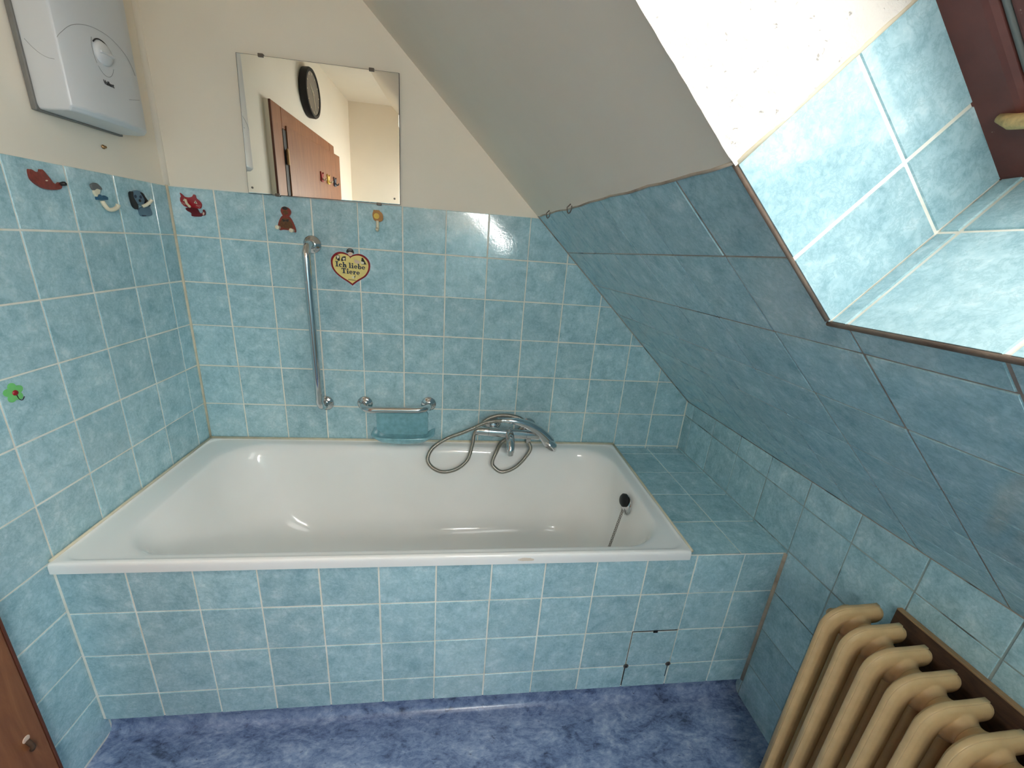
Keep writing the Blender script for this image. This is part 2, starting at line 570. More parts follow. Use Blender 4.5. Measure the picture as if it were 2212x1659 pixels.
class TW:
    """collects tiled areas and plaster areas of one wall into one mesh"""
    def __init__(s): s.v = []; s.f = []; s.m = []; s.r = []; s.mats = []
    def mi(s, mat):
        if mat not in s.mats: s.mats.append(mat)
        return s.mats.index(mat)
    def face(s, pts, mat, rnd=0.5):
        b = len(s.v); s.v += pts; s.f.append(tuple(range(b, b + len(pts)))); s.m.append(s.mi(mat)); s.r.append(rnd)
    def flat(s, F, poly, mat, w=0.0):
        O, U, V, N = F
        s.face([O + U * u + V * v + N * w for u, v in ccw(poly)], mat)
    def tiles(s, F, us, vs, poly, tile=None, grout=None, gap=0.0042, th=0.0016, ch=0.0009, jit=0.0006):
        O, U, V, N = F
        tile = tile or M['tile']; grout = grout or M['grout']
        poly = ccw(poly)
        s.face([O + U * u + V * v for u, v in poly], grout)
        g = gap / 2
        for i in range(len(us) - 1):
            for j in range(len(vs) - 1):
                ju, jv = random.uniform(-jit, jit), random.uniform(-jit, jit)
                u0, u1 = sorted((us[i], us[i + 1])); v0, v1 = sorted((vs[j], vs[j + 1]))
                u0 += ju; u1 += ju; v0 += jv; v1 += jv
                def rect(d): return [(u0 + d, v0 + d), (u1 - d, v0 + d), (u1 - d, v1 - d), (u0 + d, v1 - d)]
                if u1 - u0 < 2.5 * gap or v1 - v0 < 2.5 * gap: continue
                lo = clip_poly(rect(g), poly); hi = clip_poly(rect(g + ch), poly)
                if len(lo) < 3 or len(hi) < 3: continue
                rnd = random.random()
                tu, tv = random.uniform(-.0022, .0022), random.uniform(-.0022, .0022)
                cu, cv = (u0 + u1) / 2, (v0 + v1) / 2
                def top(p): return O + U * p[0] + V * p[1] + N * (th + (p[0] - cu) * tu + (p[1] - cv) * tv)
                def bot(p): return O + U * p[0] + V * p[1]
                s.face([top(p) for p in hi], tile, rnd)
                if len(lo) == len(hi):
                    for a in range(len(lo)):
                        b = (a + 1) % len(lo)
                        s.face([bot(lo[a]), bot(lo[b]), top(hi[b]), top(hi[a])], tile, rnd)
                else:
                    for a in range(len(hi)):
                        b = (a + 1) % len(hi)
                        s.face([bot(hi[a]), bot(hi[b]), top(hi[b]), top(hi[a])], tile, rnd)
    def build(s, name, parent=None):
        o = obj(name, s.v, s.f, None, parent, mats=s.mats, midx=s.m)
        at = o.data.attributes.new('tile_random', 'FLOAT', 'FACE')
        at.data.foreach_set('value', s.r)
        return o

X, Y, Z = Vector((1, 0, 0)), Vector((0, 1, 0)), Vector((0, 0, 1))
ROWS = [1.587 - 0.1520 * k for k in range(0, 11)]           # tile rows shared by the back and left walls
ROWS = [max(z, FZ) for z in ROWS if z > FZ - 0.15]

def slope_z(x, y):   # height of the sloping ceiling above (x, y)
    return A0.z - (NN.x * (x - A0.x) + NN.y * (y - A0.y)) / NN.z
def slope_x(z, y):
    return A0.x - (NN.z * (z - A0.z) + NN.y * (y - A0.y)) / NN.x

# --- back wall
FB = (Vector((0, 0, 0)), X, Z, -Y)
w = TW()
xs = [-0.0112 + 0.152 * j for j in range(0, 14)]; xs[0] = -0.02
TOPZ = 1.5875
kz = slope_z(XK, 0)
w.tiles(FB, xs, ROWS, [(0, FZ), (XK, FZ), (XK, kz), (slope_x(TOPZ, 0), TOPZ), (0, TOPZ)])
w.flat((Vector((0, 0.0, 0)), X, Z, -Y), [(0, TOPZ), (slope_x(TOPZ, 0), TOPZ), (slope_x(CZ, 0), CZ), (0, CZ)], M['plaster'])
tag(w.build('wall_back'), kind='structure')

# --- left wall (with the doorway in it)
FL = (Vector((0, 0, 0)), Y, Z, X)
D0, D1, DT = -0.855, -1.80, 2.03
w = TW()
ys = [0.02] + [-(0.0715 + 0.1466 * i) for i in range(0, 18)]
w.tiles(FL, ys, ROWS, [(D0, FZ), (0, FZ), (0, TOPZ - 0.002), (D0, TOPZ - 0.002)])
w.tiles(FL, ys, ROWS, [(YE, FZ), (D1, FZ), (D1, TOPZ - 0.002), (YE, TOPZ - 0.002)])
for a, b, z0 in ((D0, 0, TOPZ - 0.002), (YE, D1, TOPZ - 0.002)):
    w.flat(FL, [(a, z0), (b, z0), (b, DT), (a, DT)], M['plaster'])
w.flat(FL, [(YE, DT), (0, DT), (0, CZ), (YE, CZ)], M['plaster'])
w.flat((Vector((0, D0, 0)), X, Z, Y), [(-.16, FZ), (0, FZ), (0, DT), (-.16, DT)], M['plaster'])
w.flat((Vector((0, D1, 0)), X, Z, Y), [(-.16, FZ), (0, FZ), (0, DT), (-.16, DT)], M['plaster'])
w.flat((Vector((0, 0, DT)), Y, X, Z), [(D1, -.16), (D0, -.16), (D0, 0), (D1, 0)], M['plaster'])
tag(w.build('wall_left'), kind='structure')

# --- low knee wall on the right
FK = (Vector((XK, 0, 0)), Y, Z, -X)
w = TW()
ky = [0.1] + [-0.056 - 0.1548 * i for i in range(0, 17)]
kzs = [1.1, 0.983, 0.830, 0.672, 0.517, 0.367, 0.208, FZ]
w.tiles(FK, ky, kzs, [(YE, FZ), (0, FZ), (0, slope_z(XK, 0)), (YE, slope_z(XK, YE))], grout=M['grout_faint'], gap=0.0034)
tag(w.build('wall_right'), kind='structure')

# --- front wall behind the camera
FF = (Vector((0, YE, 0)), X, Z, Y)
w = TW()
w.tiles(FF, [0.152 * j for j in range(0, 14)], ROWS, [(0, FZ), (XK, FZ), (XK, slope_z(XK, YE)), (slope_x(TOPZ, YE), TOPZ), (0, TOPZ)])
w.flat(FF, [(0, TOPZ), (slope_x(TOPZ, YE), TOPZ), (slope_x(CZ, YE), CZ), (0, CZ)], M['plaster'])
tag(w.build('wall_front'), kind='structure')

# --- sloping ceiling with the skylight opening
FS = (A0, EE, HH, -NN)
w = TW()
SK = 0.978
TE = 2.44
sk = [-0.30, 0.173, 0.336, 0.489, 0.637, 0.776, 0.905, 1.06]
tk = [-0.14 + 0.1575 * i for i in range(0, 17)]
tk = [1.117 + 0.1585 * i for i in range(-8, 9)]
def kn(t):   # slope coordinate where the knee wall meets the slope
    p = SP(0, t); return (XK - p.x) / EE.x
rg = [[(0.0, 0.0), (kn(0), 0.0), (kn(T0), T0), (0.029, T0)],
      [(S1, T0), (kn(T0), T0), (kn(T1), T1), (S1, T1)],
      [(0.029, T1), (kn(T1), T1), (kn(TE), TE), (0.029, TE)]]
for P in rg:
    w.tiles(FS, sk, tk, P, grout=M['grout_dirty'], gap=0.0036)
sc = -(CZ - A0.z) / math.sin(_ang)
def ceil_s(t): return (A0.z + HH.z * t - CZ) / math.sin(_ang)
n1 = 26
# plaster part beside the opening, with a hand-trowelled wavy lower edge
def wav(t): return 0.0035 * mnoise.noise(Vector((t * 14, 0.3, 0))) + 0.002 * mnoise.noise(Vector((t * 60, 2.3, 0)))
for i in range(n1):
    t0, t1 = T0 * i / n1, T0 * (i + 1) / n1
    e0 = 0.029 * i / n1 + (wav(t0) + .002 if 0 < i else 0); e1 = 0.029 * (i + 1) / n1 + (wav(t1) + .002)
    w.flat(FS, [(ceil_s(t0), t0), (e0, t0), (e1, t1), (ceil_s(t1), t1)], M['plaster'], 0.0035)
w.flat(FS, [(ceil_s(T1), T1), (0.029, T1), (0.029, TE), (ceil_s(TE), TE)], M['plaster'], 0.0025)
w.flat(FS, [(ceil_s(T0), T0), (S0, T0), (S0, T1), (ceil_s(T1), T1)], M['plaster'], 0.0025)
tag(w.build('wall_sloping'), kind='structure')

# --- skylight reveal: side by the tub (plaster above, tiles below), sill, other side, top
RV = 0.033
w = TW()
FR = (SP(0, T0), EE, NN, HH)
w.tiles(FR, [RV - 0.01, 0.1755, 0.2835], [-0.004, 0.1625, 0.30], [(RV, 0.0), (S1, 0.0), (S1, WD + .05), (RV, WD + .05)], gap=0.005, th=0.002)
FSI = (SP(S1, 0), HH, NN, -EE)
w.tiles(FSI, [T0, 1.1175, 1.2765, 1.435, 1.593, 1.752, T1 + .1], [-0.004, 0.1645, 0.30], [(T0, 0.0), (T1, 0.0), (T1, WD + .05), (T0, WD + .05)], gap=0.005, th=0.002)
FR2 = (SP(0, T1), EE, NN, -HH)
w.tiles(FR2, [RV - 0.01, 0.1755, 0.2835], [-0.004, 0.1625, 0.30], [(RV, 0.0), (S1, 0.0), (S1, WD + .05), (RV, WD + .05)], gap=0.005, th=0.002)
w.flat(FR2, [(S0, 0), (RV, 0), (RV, WD + .05), (S0, WD + .05)], M['roughcast'])
w.flat((SP(S0, 0), HH, NN, EE), [(T0, 0), (T1, 0), (T1, WD + .05), (T0, WD + .05)], M['roughcast'])
# rough plaster on the near side, really uneven
nu, nv = 90, 44
def rp(i, j):
    s_ = S0 + (RV + 0.002 - S0) * (i / nu) ** 0.8 if i else S0
    q_ = (WD + .03) * j / nv - 0.002
    p = SP(s_, T0, q_)
    d = 0.0014 * mnoise.noise(p * 70) + 0.0010 * mnoise.noise(p * 150) + 0.002 * mnoise.noise(p * 13)
    if j == 0: p = p + HH * 0.001 + EE * 0.0
    edge = max(0.0, 1 - j / 3.0)
    return p + HH * (0.0025 + d * (1 if j else 0.6)) - NN * (0.0035 * edge + (0.002 * mnoise.noise(p * 45) if j == 0 else 0)) + EE * (0.0012 * mnoise.noise(p * 60) if i == nu else 0)
gridv = [[rp(i, j) for j in range(nv + 1)] for i in range(nu + 1)]
for i in range(nu):
    for j in range(nv):
        w.face([gridv[i][j], gridv[i + 1][j], gridv[i + 1][j + 1], gridv[i][j + 1]], M['roughcast'])
tag(w.build('wall_skylight_reveal'), kind='structure')
# grey-brown joint along the opening's edges
bm = bmesh.new()
tube_bm(bm, [SP(RV, T0 - .002, -.0015), SP(0.15, T0 - .002, -.0015), SP(S1 - .004, T0 - .002, -.0015)], 0.0030, 8)
tube_bm(bm, [SP(S1 + .002, T0 - .003, -.0015), SP(S1 + .002, 1.4, -.0015), SP(S1 + .002, T1, -.0015)], 0.0036, 8)
tag(from_bm('trim_1', bm, M['grout_brown'], smooth=True), kind='structure')
# corner joints
bm = bmesh.new()
tube_bm(bm, [(0.003, -0.003, 0.68), (0.003, -0.003, 1.1), (0.003, -0.003, 1.588)], 0.0045, 8)
tag(from_bm('trim_2', bm, M['caulk'], smooth=True), kind='structure')
bm = bmesh.new()
tube_bm(bm, [SP(0.0, 0.002, -.002), SP(0.5, 0.002, -.002), SP(kn(0), 0.002, -.002)], 0.0020, 8)
tag(from_bm('trim_3', bm, M['grout_dirty'], smooth=True), kind='structure')
bm = bmesh.new()
tube_bm(bm, [SP(kn(.002), 0.002, -.002), SP(kn(1.2), 1.2, -.002), SP(kn(TE), TE, -.002)], 0.0014, 8)
tag(from_bm('trim_4', bm, M['grout_dirty'], smooth=True), kind='structure')
bm = bmesh.new()
tube_bm(bm, [(XK - .003, -.6735, FZ + .07), (XK - .003, -.6735, 0.4), (XK - .003, -.6735, 0.66)], 0.0065, 8)
tag(from_bm('trim_6', bm, M['grout_tan'], smooth=True), kind='structure')
bm = bmesh.new()
tube_bm(bm, [SP(RV + .001, T0 + .0005, q_) for q_ in (0.0, .08, .16, .27)], 0.0032, 8)
tag(from_bm('trim_7', bm, M['caulk'], smooth=True), kind='structure')
bm = bmesh.new()
tube_bm(bm, [SP(.029 * k_ / 26 + wav(T0 * k_ / 26) + .002, T0 * k_ / 26, -.002) for k_ in range(1, 27)], 0.0030, 8)
tag(from_bm('trim_8', bm, M['grout_tan'], smooth=True), kind='structure')
# plaster cove in the corner of left and back walls
bm = bmesh.new()
tube_bm(bm, [(0.0, 0.0, TOPZ), (0, 0, 2.0), (0, 0, CZ)], 0.012, 10)
tag(from_bm('trim_5', bm, M['plaster'], smooth=True), kind='structure')

# --- added unseen shell: keeps the sky out everywhere but at the skylight
w = TW()
XO, YO = XK + .35, .06
def oq(a, b, c, d): w.face([Vector(a), Vector(b), Vector(c), Vector(d)], M['plaster'])
def zr(x, y): return slope_z(x, y) + .2845 / NN.z
for yy in (YO, YE - .06): oq((-.2, yy, -.1), (XO, yy, -.1), (XO, yy, zr(XO, yy)), (-.2, yy, zr(-.2, yy)))
oq((-.2, YO, -.1), (-.2, YE - .06, -.1), (-.2, YE - .06, zr(-.2, YE - .06)), (-.2, YO, zr(-.2, YO)))
oq((XO, YO, -.1), (XO, YE - .06, -.1), (XO, YE - .06, zr(XO, YE - .06)), (XO, YO, zr(XO, YO)))
oq((-.2, YO, -.1), (XO, YO, -.1), (XO, YE - .06, -.1), (-.2, YE - .06, -.1))
FO = (SP(0, 0, .285), EE, HH, NN)
for P in ([(-2.4, -.2), (1.9, -.2), (1.9, T0 - .004), (-2.4, T0 - .004)], [(-2.4, T1 + .004), (1.9, T1 + .004), (1.9, 2.7), (-2.4, 2.7)],
          [(S1 + .004, T0 - .01), (1.9, T0 - .01), (1.9, T1 + .01), (S1 + .004, T1 + .01)], [(-2.4, T0 - .01), (S0 - .004, T0 - .01), (S0 - .004, T1 + .01), (-2.4, T1 + .01)]):
    w.flat(FO, P, M['plaster'])
tag(w.build('sky_block_shell'), kind='structure')

# --- ceiling and floor
tag(obj('ceiling', [(0, 0, CZ), (slope_x(CZ, 0), 0, CZ), (slope_x(CZ, YE), YE, CZ), (0, YE, CZ)], [(0, 1, 2, 3)], M['plaster']), kind='structure')
YP = -0.6716; YPL = -0.655
prof = [(YE, FZ), (YPL - 0.030, FZ)] + [(YPL - 0.030 + 0.030 * math.sin(a), FZ + 0.030 * (1 - math.cos(a))) for a in [pi / 2 * k / 8 for k in range(1, 9)]] + [(YPL, 0.134)]
vs = []; fs = []
for y, z in prof: vs += [(0, y, z), (XK, y, z)]
for i in range(len(prof) - 1): fs.append((2 * i, 2 * i + 1, 2 * i + 3, 2 * i + 2))
fl = obj('floor', vs, fs, M['vinyl']); auto_smooth(fl, 60)
tag(fl, kind='structure')

# ------------------------------------------------------------------ skylight window
wn = empty('window_1', SP(S1, T0, WD)); tag(wn, kind='structure')
def slab(name, s0, s1, t0, t1, w0, w1, mat, parent, bev=0.004):
    bm = bmesh.new()
    hexa_bm(bm, [SP(s0, t0, w0), SP(s1, t0, w0), SP(s1, t1, w0), SP(s0, t1, w0)], [SP(s0, t0, w1), SP(s1, t0, w1), SP(s1, t1, w1), SP(s0, t1, w1)])
    o = from_bm(name, bm, mat)
    bevel(o, bev, 3)
    under(parent, o)
    return o
FW = 0.046
slab('frame_stile', S0 - .02, S1 + 0.004, T0 - .02, T0 + FW, WD, WD + .05, M['frame'], wn, 0.010)
slab('frame_stile', S0 - .02, S1 + 0.004, T1 - FW, T1 + .02, WD, WD + .05, M['frame'], wn, 0.010)
slab('frame_rail', S1 - 0.030, S1 + .02, T0 + FW - .004, T1 - FW + .004, WD + .003, WD + .06, M['frame'], wn, 0.008)
slab('frame_rail', S0 - .02, S0 + FW, T0 + FW - .004, T1 - FW + .004, WD + .003, WD + .06, M['frame'], wn, 0.008)
g = 0.005
slab('sash_stile', S0 + FW, S1 - .034, T0 + FW + g, T0 + FW + g + .036, WD + .006, WD + .050, M['frame'], wn)
slab('sash_stile', S0 + FW, S1 - .034, T1 - FW - g - .036, T1 - FW - g, WD + .006, WD + .050, M['frame'], wn)
slab('sash_rail', S1 - .034 - .036, S1 - .034, T0 + FW + g + .03, T1 - FW - g - .03, WD + .006, WD + .050, M['frame'], wn)
slab('sash_rail', S0 + FW, S0 + FW + .036, T0 + FW + g + .03, T1 - FW - g - .03, WD + .006, WD + .050, M['frame'], wn)
slab('pane', S0 + FW + .03, S1 - .034 - .03, T0 + FW + g + .03, T1 - FW - g - .03, WD + .034, WD + .038, M['glass'], wn, 0.0003)
bm = bmesh.new()   # grey gasket in the gap between frame and sash
tube_bm(bm, [SP(S0 + .06, T0 + FW + .0025, WD + .008), SP(-.3, T0 + FW + .0025, WD + .008), SP(S1 - .034, T0 + FW + .0025, WD + .008)], 0.003, 8)
gk = from_bm('gasket', bm, M['grey_plastic'], smooth=True); under(wn, gk)
bm = bmesh.new()   # worn wooden wedge on the frame's lower corner
tube_bm(bm, [SP(0.200, 1.113, WD + .0), SP(0.205, 1.128, WD - .006), SP(0.207, 1.150, WD - .010), SP(0.207, 1.19, WD - .012)], 0.006, 12, rfun=lambda i, n: 0.005 + 0.003 * min(1, i))
wd = from_bm('wedge', bm, M['barewood'], smooth=True); wd['label'] = 'worn bare wooden wedge'; under(wn, wd)

# ------------------------------------------------------------------ door in the left wall
dr = empty('door_1', (0, -1.3, FZ)); tag(dr, kind='structure')
CT = 0.033
cs = [bx('casing', (0.001, -0.935, FZ), (CT, -0.822, 2.062), M['door'], 0.006),
      bx('casing', (0.001, -1.832, FZ), (CT, -1.722, 2.062), M['door'], 0.006),
      bx('casing', (0.001, -1.722, 1.965), (CT, -0.935, 2.062), M['door'], 0.006)]
for o in cs: under(dr, o)
cs2 = bx('casing_side', (0.0005, -0.8225, FZ), (CT - .006, -0.8205, 2.060), M['plaster'], 0); cs2['label'] = 'side of the casing painted white'; under(dr, cs2)
ed = bx('casing_edge', (CT - .010, -0.8235, FZ), (CT + .001, -0.8175, 2.060), M['door_edge'], 0.002); ed['label'] = 'dark worn casing edge'; under(dr, ed)
# leaf, hinged at the tub side and standing slightly ajar
phi = math.radians(3.9); L = 0.765; H0 = Vector((0.040, -0.975, 0))
ld = Vector((math.sin(phi), -math.cos(phi), 0)); ln = Vector((math.cos(phi), math.sin(phi), 0))
bm = bmesh.new()
q = [H0 - ln * .04, H0 + ld * L - ln * .04, H0 + ld * L, H0]
hexa_bm(bm, [p + Z * (FZ + .008) for p in q], [p + Z * 1.985 for p in q])
lf = from_bm('leaf', bm, M['door']); bevel(lf, 0.002, 2); under(dr, lf)
bm = bmesh.new()   # black block painting the shade in the gap between casing and leaf
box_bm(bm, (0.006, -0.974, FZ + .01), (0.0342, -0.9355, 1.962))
rb = from_bm('gap_shade', bm, M['black']); under(dr, rb)
for hz in (1.835, 0.30):
    bm = bmesh.new(); cyl_bm(bm, (0.043, -0.951, hz - .035), (0.043, -0.951, hz + .035), 0.008, n=16)
    cyl_bm(bm, (0.043, -0.951, hz + .035), (0.043, -0.951, hz + .043), 0.006, 0.003, n=16)
    hg = from_bm('hinge', bm, M['brass'], smooth=False); auto_smooth(hg); hg['label'] = 'brass hinge'; under(dr, hg)
bm = bmesh.new()
bm = bmesh.new(); lathe_bm(bm, (CT + .0002, -.858, .358), X, [(0, .008), (.0012, .007), (.0016, 0)], 16)
o = from_bm('chip', bm, M['pink']); o['label'] = 'pale chip in the brown paint'; under(dr, o)
bm = bmesh.new(); tube_bm(bm, catmull([(CT, -.858, .352), (CT + .006, -.859, .345), (CT + .010, -.860, .335), (CT + .006, -.860, .326)], 5), .0045, 10)
o = from_bm('peg', bm, M['board'], smooth=True); o['label'] = 'small dark worn peg'; under(dr, o)
bm = bmesh.new()
hp = H0 + ld * 0.70 + Z * 1.05
lathe_bm(bm, hp, ln, [(0, .024), (.006, .024), (.008, .010), (.045, .010), (.047, 0)], 20)
tube_bm(bm, [hp + ln * .042, hp + ln * .044 - ld * .05, hp + ln * .044 - ld * .11], 0.009, 12)
hd = from_bm('door_handle', bm, M['steel']); auto_smooth(hd); under(dr, hd)

# ------------------------------------------------------------------ bathtub
def rring(x0, x1, y0, y1, r, z, n=10, m=14):
    pts = []
    cs_ = [((x1 - r, y1 - r), 0), ((x0 + r, y1 - r), pi / 2), ((x0 + r, y0 + r), pi), ((x1 - r, y0 + r), 3 * pi / 2)]
    for k, ((cx, cy), a0) in enumerate(cs_):
        for i in range(n + 1):
            a = a0 + pi / 2 * i / n
            pts.append(Vector((cx + r * math.cos(a), cy + r * math.sin(a), z)))
        (nx, ny), na = cs_[(k + 1) % 4]
        e = pts[-1]; f = Vector((nx + r * math.cos(na), ny + r * math.sin(na), z))
        for i in range(1, m): pts.append(e.lerp(f, i / m))
    return pts
tub = empty('bathtub', (0.83, -0.34, FZ))
rings = [rring(0.003, 1.655, -0.682, -0.0035, 0.004, 0.652),
         rring(0.003, 1.655, -0.683, -0.0035, 0.005, 0.666),
         rring(0.003, 1.655, -0.683, -0.0035, 0.006, 0.675),
         rring(0.004, 1.654, -0.6815, -0.0040, 0.008, 0.6805),
         rring(0.007, 1.651, -0.6780, -0.0060, 0.010, 0.6832),
         rring(0.012, 1.6455, -0.6690, -0.009, 0.050, 0.6838),
         rring(0.0140, 1.6440, -0.6676, -0.0105, 0.050, 0.6798),
         rring(0.022, 1.638, -0.6630, -0.016, 0.056, 0.6788),
         rring(0.092, 1.611, -0.6515, -0.036, 0.130, 0.6778),
         rring(0.099, 1.606, -0.6455, -0.042, 0.135, 0.6750),
         rring(0.107, 1.601, -0.6420, -0.050, 0.140, 0.6655),
         rring(0.119, 1.595, -0.6370, -0.060, 0.145, 0.645),
         rring(0.140, 1.586, -0.630, -0.070, 0.160, 0.580),
         rring(0.182, 1.572, -0.616, -0.090, 0.185, 0.460),
         rring(0.235, 1.552, -0.604, -0.112, 0.195, 0.370),
         rring(0.280, 1.532, -0.586, -0.132, 0.190, 0.330),
         rring(0.355, 1.496, -0.552, -0.170, 0.165, 0.302),
         rring(0.480, 1.430, -0.495, -0.230, 0.110, 0.291),
         rring(0.640, 1.340, -0.440, -0.300, 0.060, 0.288)]
vs = []; fs = []
N_ = len(rings[0])
for r in rings: vs += r
for k in range(len(rings) - 1):
    for i in range(N_):
        fs.append((k * N_ + i, k * N_ + (i + 1) % N_, (k + 1) * N_ + (i + 1) % N_, (k + 1) * N_ + i))
fs.append(tuple((len(rings) - 1) * N_ + i for i in range(N_)))
tb = obj('tub_body', vs, fs, M['enamel'], smooth=True)
bmx = bmesh.new(); bmx.from_mesh(tb.data); bmesh.ops.recalc_face_normals(bmx, faces=bmx.faces[:]); bmx.to_mesh(tb.data); bmx.free()
ss = tb.modifiers.new('subsurf', 'SUBSURF'); ss.levels = 1; ss.render_levels = 1
under(tub, tb)
tag(tub, 'white enamelled bathtub built into the blue tiled corner', 'bathtub')
# overflow, plug chain, drain
oc = Vector((1.5915, -0.365, 0.618)); on = Vector((-1, 0, 0.14)).normalized()
bm = bmesh.new(); lathe_bm(bm, oc + on * .001, on, [(0, .036), (.004, .036), (.009, .031), (.012, .020), (.013, 0)], 30)
ov = from_bm('overflow_cap', bm, M['chrome']); auto_smooth(ov, 40); ov['label'] = 'chrome overflow cap'; under(tub, ov)
bm = bmesh.new(); lathe_bm(bm, oc + Z * .018 + on * .010, on, [(0, .024), (.010, .024), (.016, .018), (.018, 0)], 20)
ovh = from_bm('overflow_hole', bm, M['black']); auto_smooth(ovh, 40); ovh['label'] = 'black plug parked in the overflow'; under(tub, ovh)
bm = bmesh.new()
for dyy in (0.0, 0.009):
    p0 = oc + Vector((-0.020, -.008 - dyy, -0.012)); p1 = Vector((1.508, -0.405 - dyy, 0.33)); nl = 34
    for i in range(nl):
        c = p0.lerp(p1, (i + .5) / nl); d = (p1 - p0).normalized(); half = (p1 - p0).length / nl * .62
        a = Vector((0, 1, 0)) if i % 2 else d.cross(Vector((0, 1, 0))).normalized()
        tube_bm(bm, [c + d * half * math.cos(u) + a * .0022 * math.sin(u) for u in [2 * pi * k / 8 for k in range(9)]], 0.0008, 5, caps=False)
chn = from_bm('plug_chain', bm, M['steel'], smooth=True); chn['label'] = 'thin steel plug chain'; under(tub, chn)
bm = bmesh.new(); lathe_bm(bm, (1.30, -0.37, 0.2895), Z, [(0, .034), (.003, .034), (.004, .028), (.0035, 0)], 28)
dn = from_bm('drain', bm, M['chrome']); auto_smooth(dn, 40); under(tub, dn)
# sealant beads round the tub
bm = bmesh.new()
tube_bm(bm, [(0.0072, -0.674, .684), (0.0074, -0.3, .6855), (0.0074, -0.008, .6855), ], 0.0040, 8)
tube_bm(bm, [(0.0070, -0.0072, .6855), (0.8, -0.0072, .6855), (1.655, -0.0072, .6855)], 0.0048, 8)
tube_bm(bm, [(1.657, -0.004, .681), (1.657, -0.3, .680), (1.657, -0.676, .678)], 0.0050, 8)
sl_ = from_bm('sealant', bm, M['caulk'], smooth=True); sl_['label'] = 'yellowed sealant bead'; under(tub, sl_)

# ------------------------------------------------------------------ tiled tub surround: front panel and shelf
su = empty('tub_surround', (1.0, YP, 0.13))
tag(su, 'blue tiled front panel and tiled end shelf boxing in the white tub', 'tub surround')
FP = (Vector((0, YP, 0)), X, Z, -Y)
fx = [-0.01] + [0.1594 + 0.1523 * j for j in range(0, 13)]
fx[0] = 0.0071
fz = [0.80, 0.5169, 0.3699, 0.2229, 0.05]
PT = 0.650; SZ = 0.662
AX0, AX1, AZ0, AZ1 = 1.5299, 1.6822, 0.2229, 0.3699
w = TW()
w.tiles(FP, fx, fz, [(0.002, 0.13), (XK - .002, 0.13), (XK - .002, AZ0), (0.002, AZ0)], gap=0.0040)
w.tiles(FP, fx, fz, [(0.002, AZ0), (AX0, AZ0), (AX0, AZ1), (0.002, AZ1)], gap=0.0040)
w.tiles(FP, fx, fz, [(AX1, AZ0), (XK - .002, AZ0), (XK - .002, AZ1), (AX1, AZ1)], gap=0.0040)
w.tiles(FP, fx, fz, [(0.002, AZ1), (1.657, AZ1), (1.657, PT), (0.002, PT)], gap=0.0040)
w.tiles(FP, fx, fz, [(1.657, AZ1), (XK - .002, AZ1), (XK - .002, SZ - .004), (1.657, SZ - .004)], gap=0.0040)
w.flat((Vector((0, 0, 0.13)), X, Y, -Z), [(0.002, YP), (XK - .002, YP), (XK - .002, YP + .014), (0.002, YP + .014)], M['grout'])
w.flat((Vector((0, YP + .03, 0)), X, Z, -Y), [(AX0 - .02, AZ0 - .02), (AX1 + .02, AZ0 - .02), (AX1 + .02, AZ1 + .02), (AX0 - .02, AZ1 + .02)], M['black'])
under(su, w.build('front_panel'))
w = TW()
FH = (Vector((0, 0, SZ)), X, Y, Z)
w.tiles(FH, [1.655, 1.821, 1.9755], [0.10, -0.055, -0.211, -0.366, -0.522, -0.675], [(1.657, YP), (XK - .002, YP), (XK - .002, -.003), (1.657, -.003)], gap=0.0034)
w.flat(FP, [(1.656, SZ - .005), (XK - .002, SZ - .005), (XK - .002, SZ + .001), (1.656, SZ + .001)], M['grout'], 0.0)
under(su, w.build('shelf'))
# removable access tile with two screws and a latch notch
w = TW()
FA = (Vector((0, YP - .0005, 0)), X, Z, -Y)
w.tiles(FA, [AX0 + .002, AX1 - .001], [AZ0 + .001, AZ1 - .004], [(AX0 + .002, AZ0), (AX1 - .001, AZ0), (AX1 - .001, AZ1 - .003), (AX0 + .002, AZ1 - .003)], gap=0.002, jit=0)
ac = w.build('access_tile'); ac['label'] = 'removable tile with dark open joints'; under(su, ac)
for sx in (AX0 + .002, AX1 - .006):
    bm = bmesh.new(); lathe_bm(bm, (sx, YP - .002, AZ0 + .002), -Y, [(0, .0085), (.002, .0085), (.003, .007), (.003, .0045), (.0015, 0)], 18)
    scw = from_bm('screw', bm, M['steel']); auto_smooth(scw, 40); sub(ac, scw); scw.matrix_parent_inverse = ac.matrix_world.inverted(); scw['label'] = 'round grey screw'
    bm = bmesh.new(); lathe_bm(bm, (sx, YP - .0035, AZ0 + .002), -Y, [(0, .004), (.001, .0035), (.0013, 0)], 10)
    sh_ = from_bm('screw_socket', bm, M['black']); sub(ac, sh_)
bm = bmesh.new(); box_bm(bm, (1.599, YP - .003, AZ1 - .007), (1.613, YP - .0005, AZ1 + .001))
lt = from_bm('latch', bm, M['black']); sub(ac, lt); lt['label'] = 'small black latch notch'
for o in ac.children: o.matrix_parent_inverse = Matrix.Identity(4)
for o in list(ac.children): o.location = -Vector(su.location) * 0
# put the access tile's children in its own space
for o in list(ac.children): o.matrix_parent_inverse = Matrix.Identity(4)
# dark joint lines running up from the screws
for lo_, hi_ in (((AX0 - .0012, YP - .0022, AZ0 - .085), (AX0 + .0012, YP - .0006, AZ0 - .004)), ((AX1 - .0072, YP - .0022, AZ0 - .055), (AX1 - .0048, YP - .0006, AZ0 - .006))):
    jt = bx('open_joint', lo_, hi_, M['black'], 0); jt['label'] = 'dark open joint'; under(su, jt)

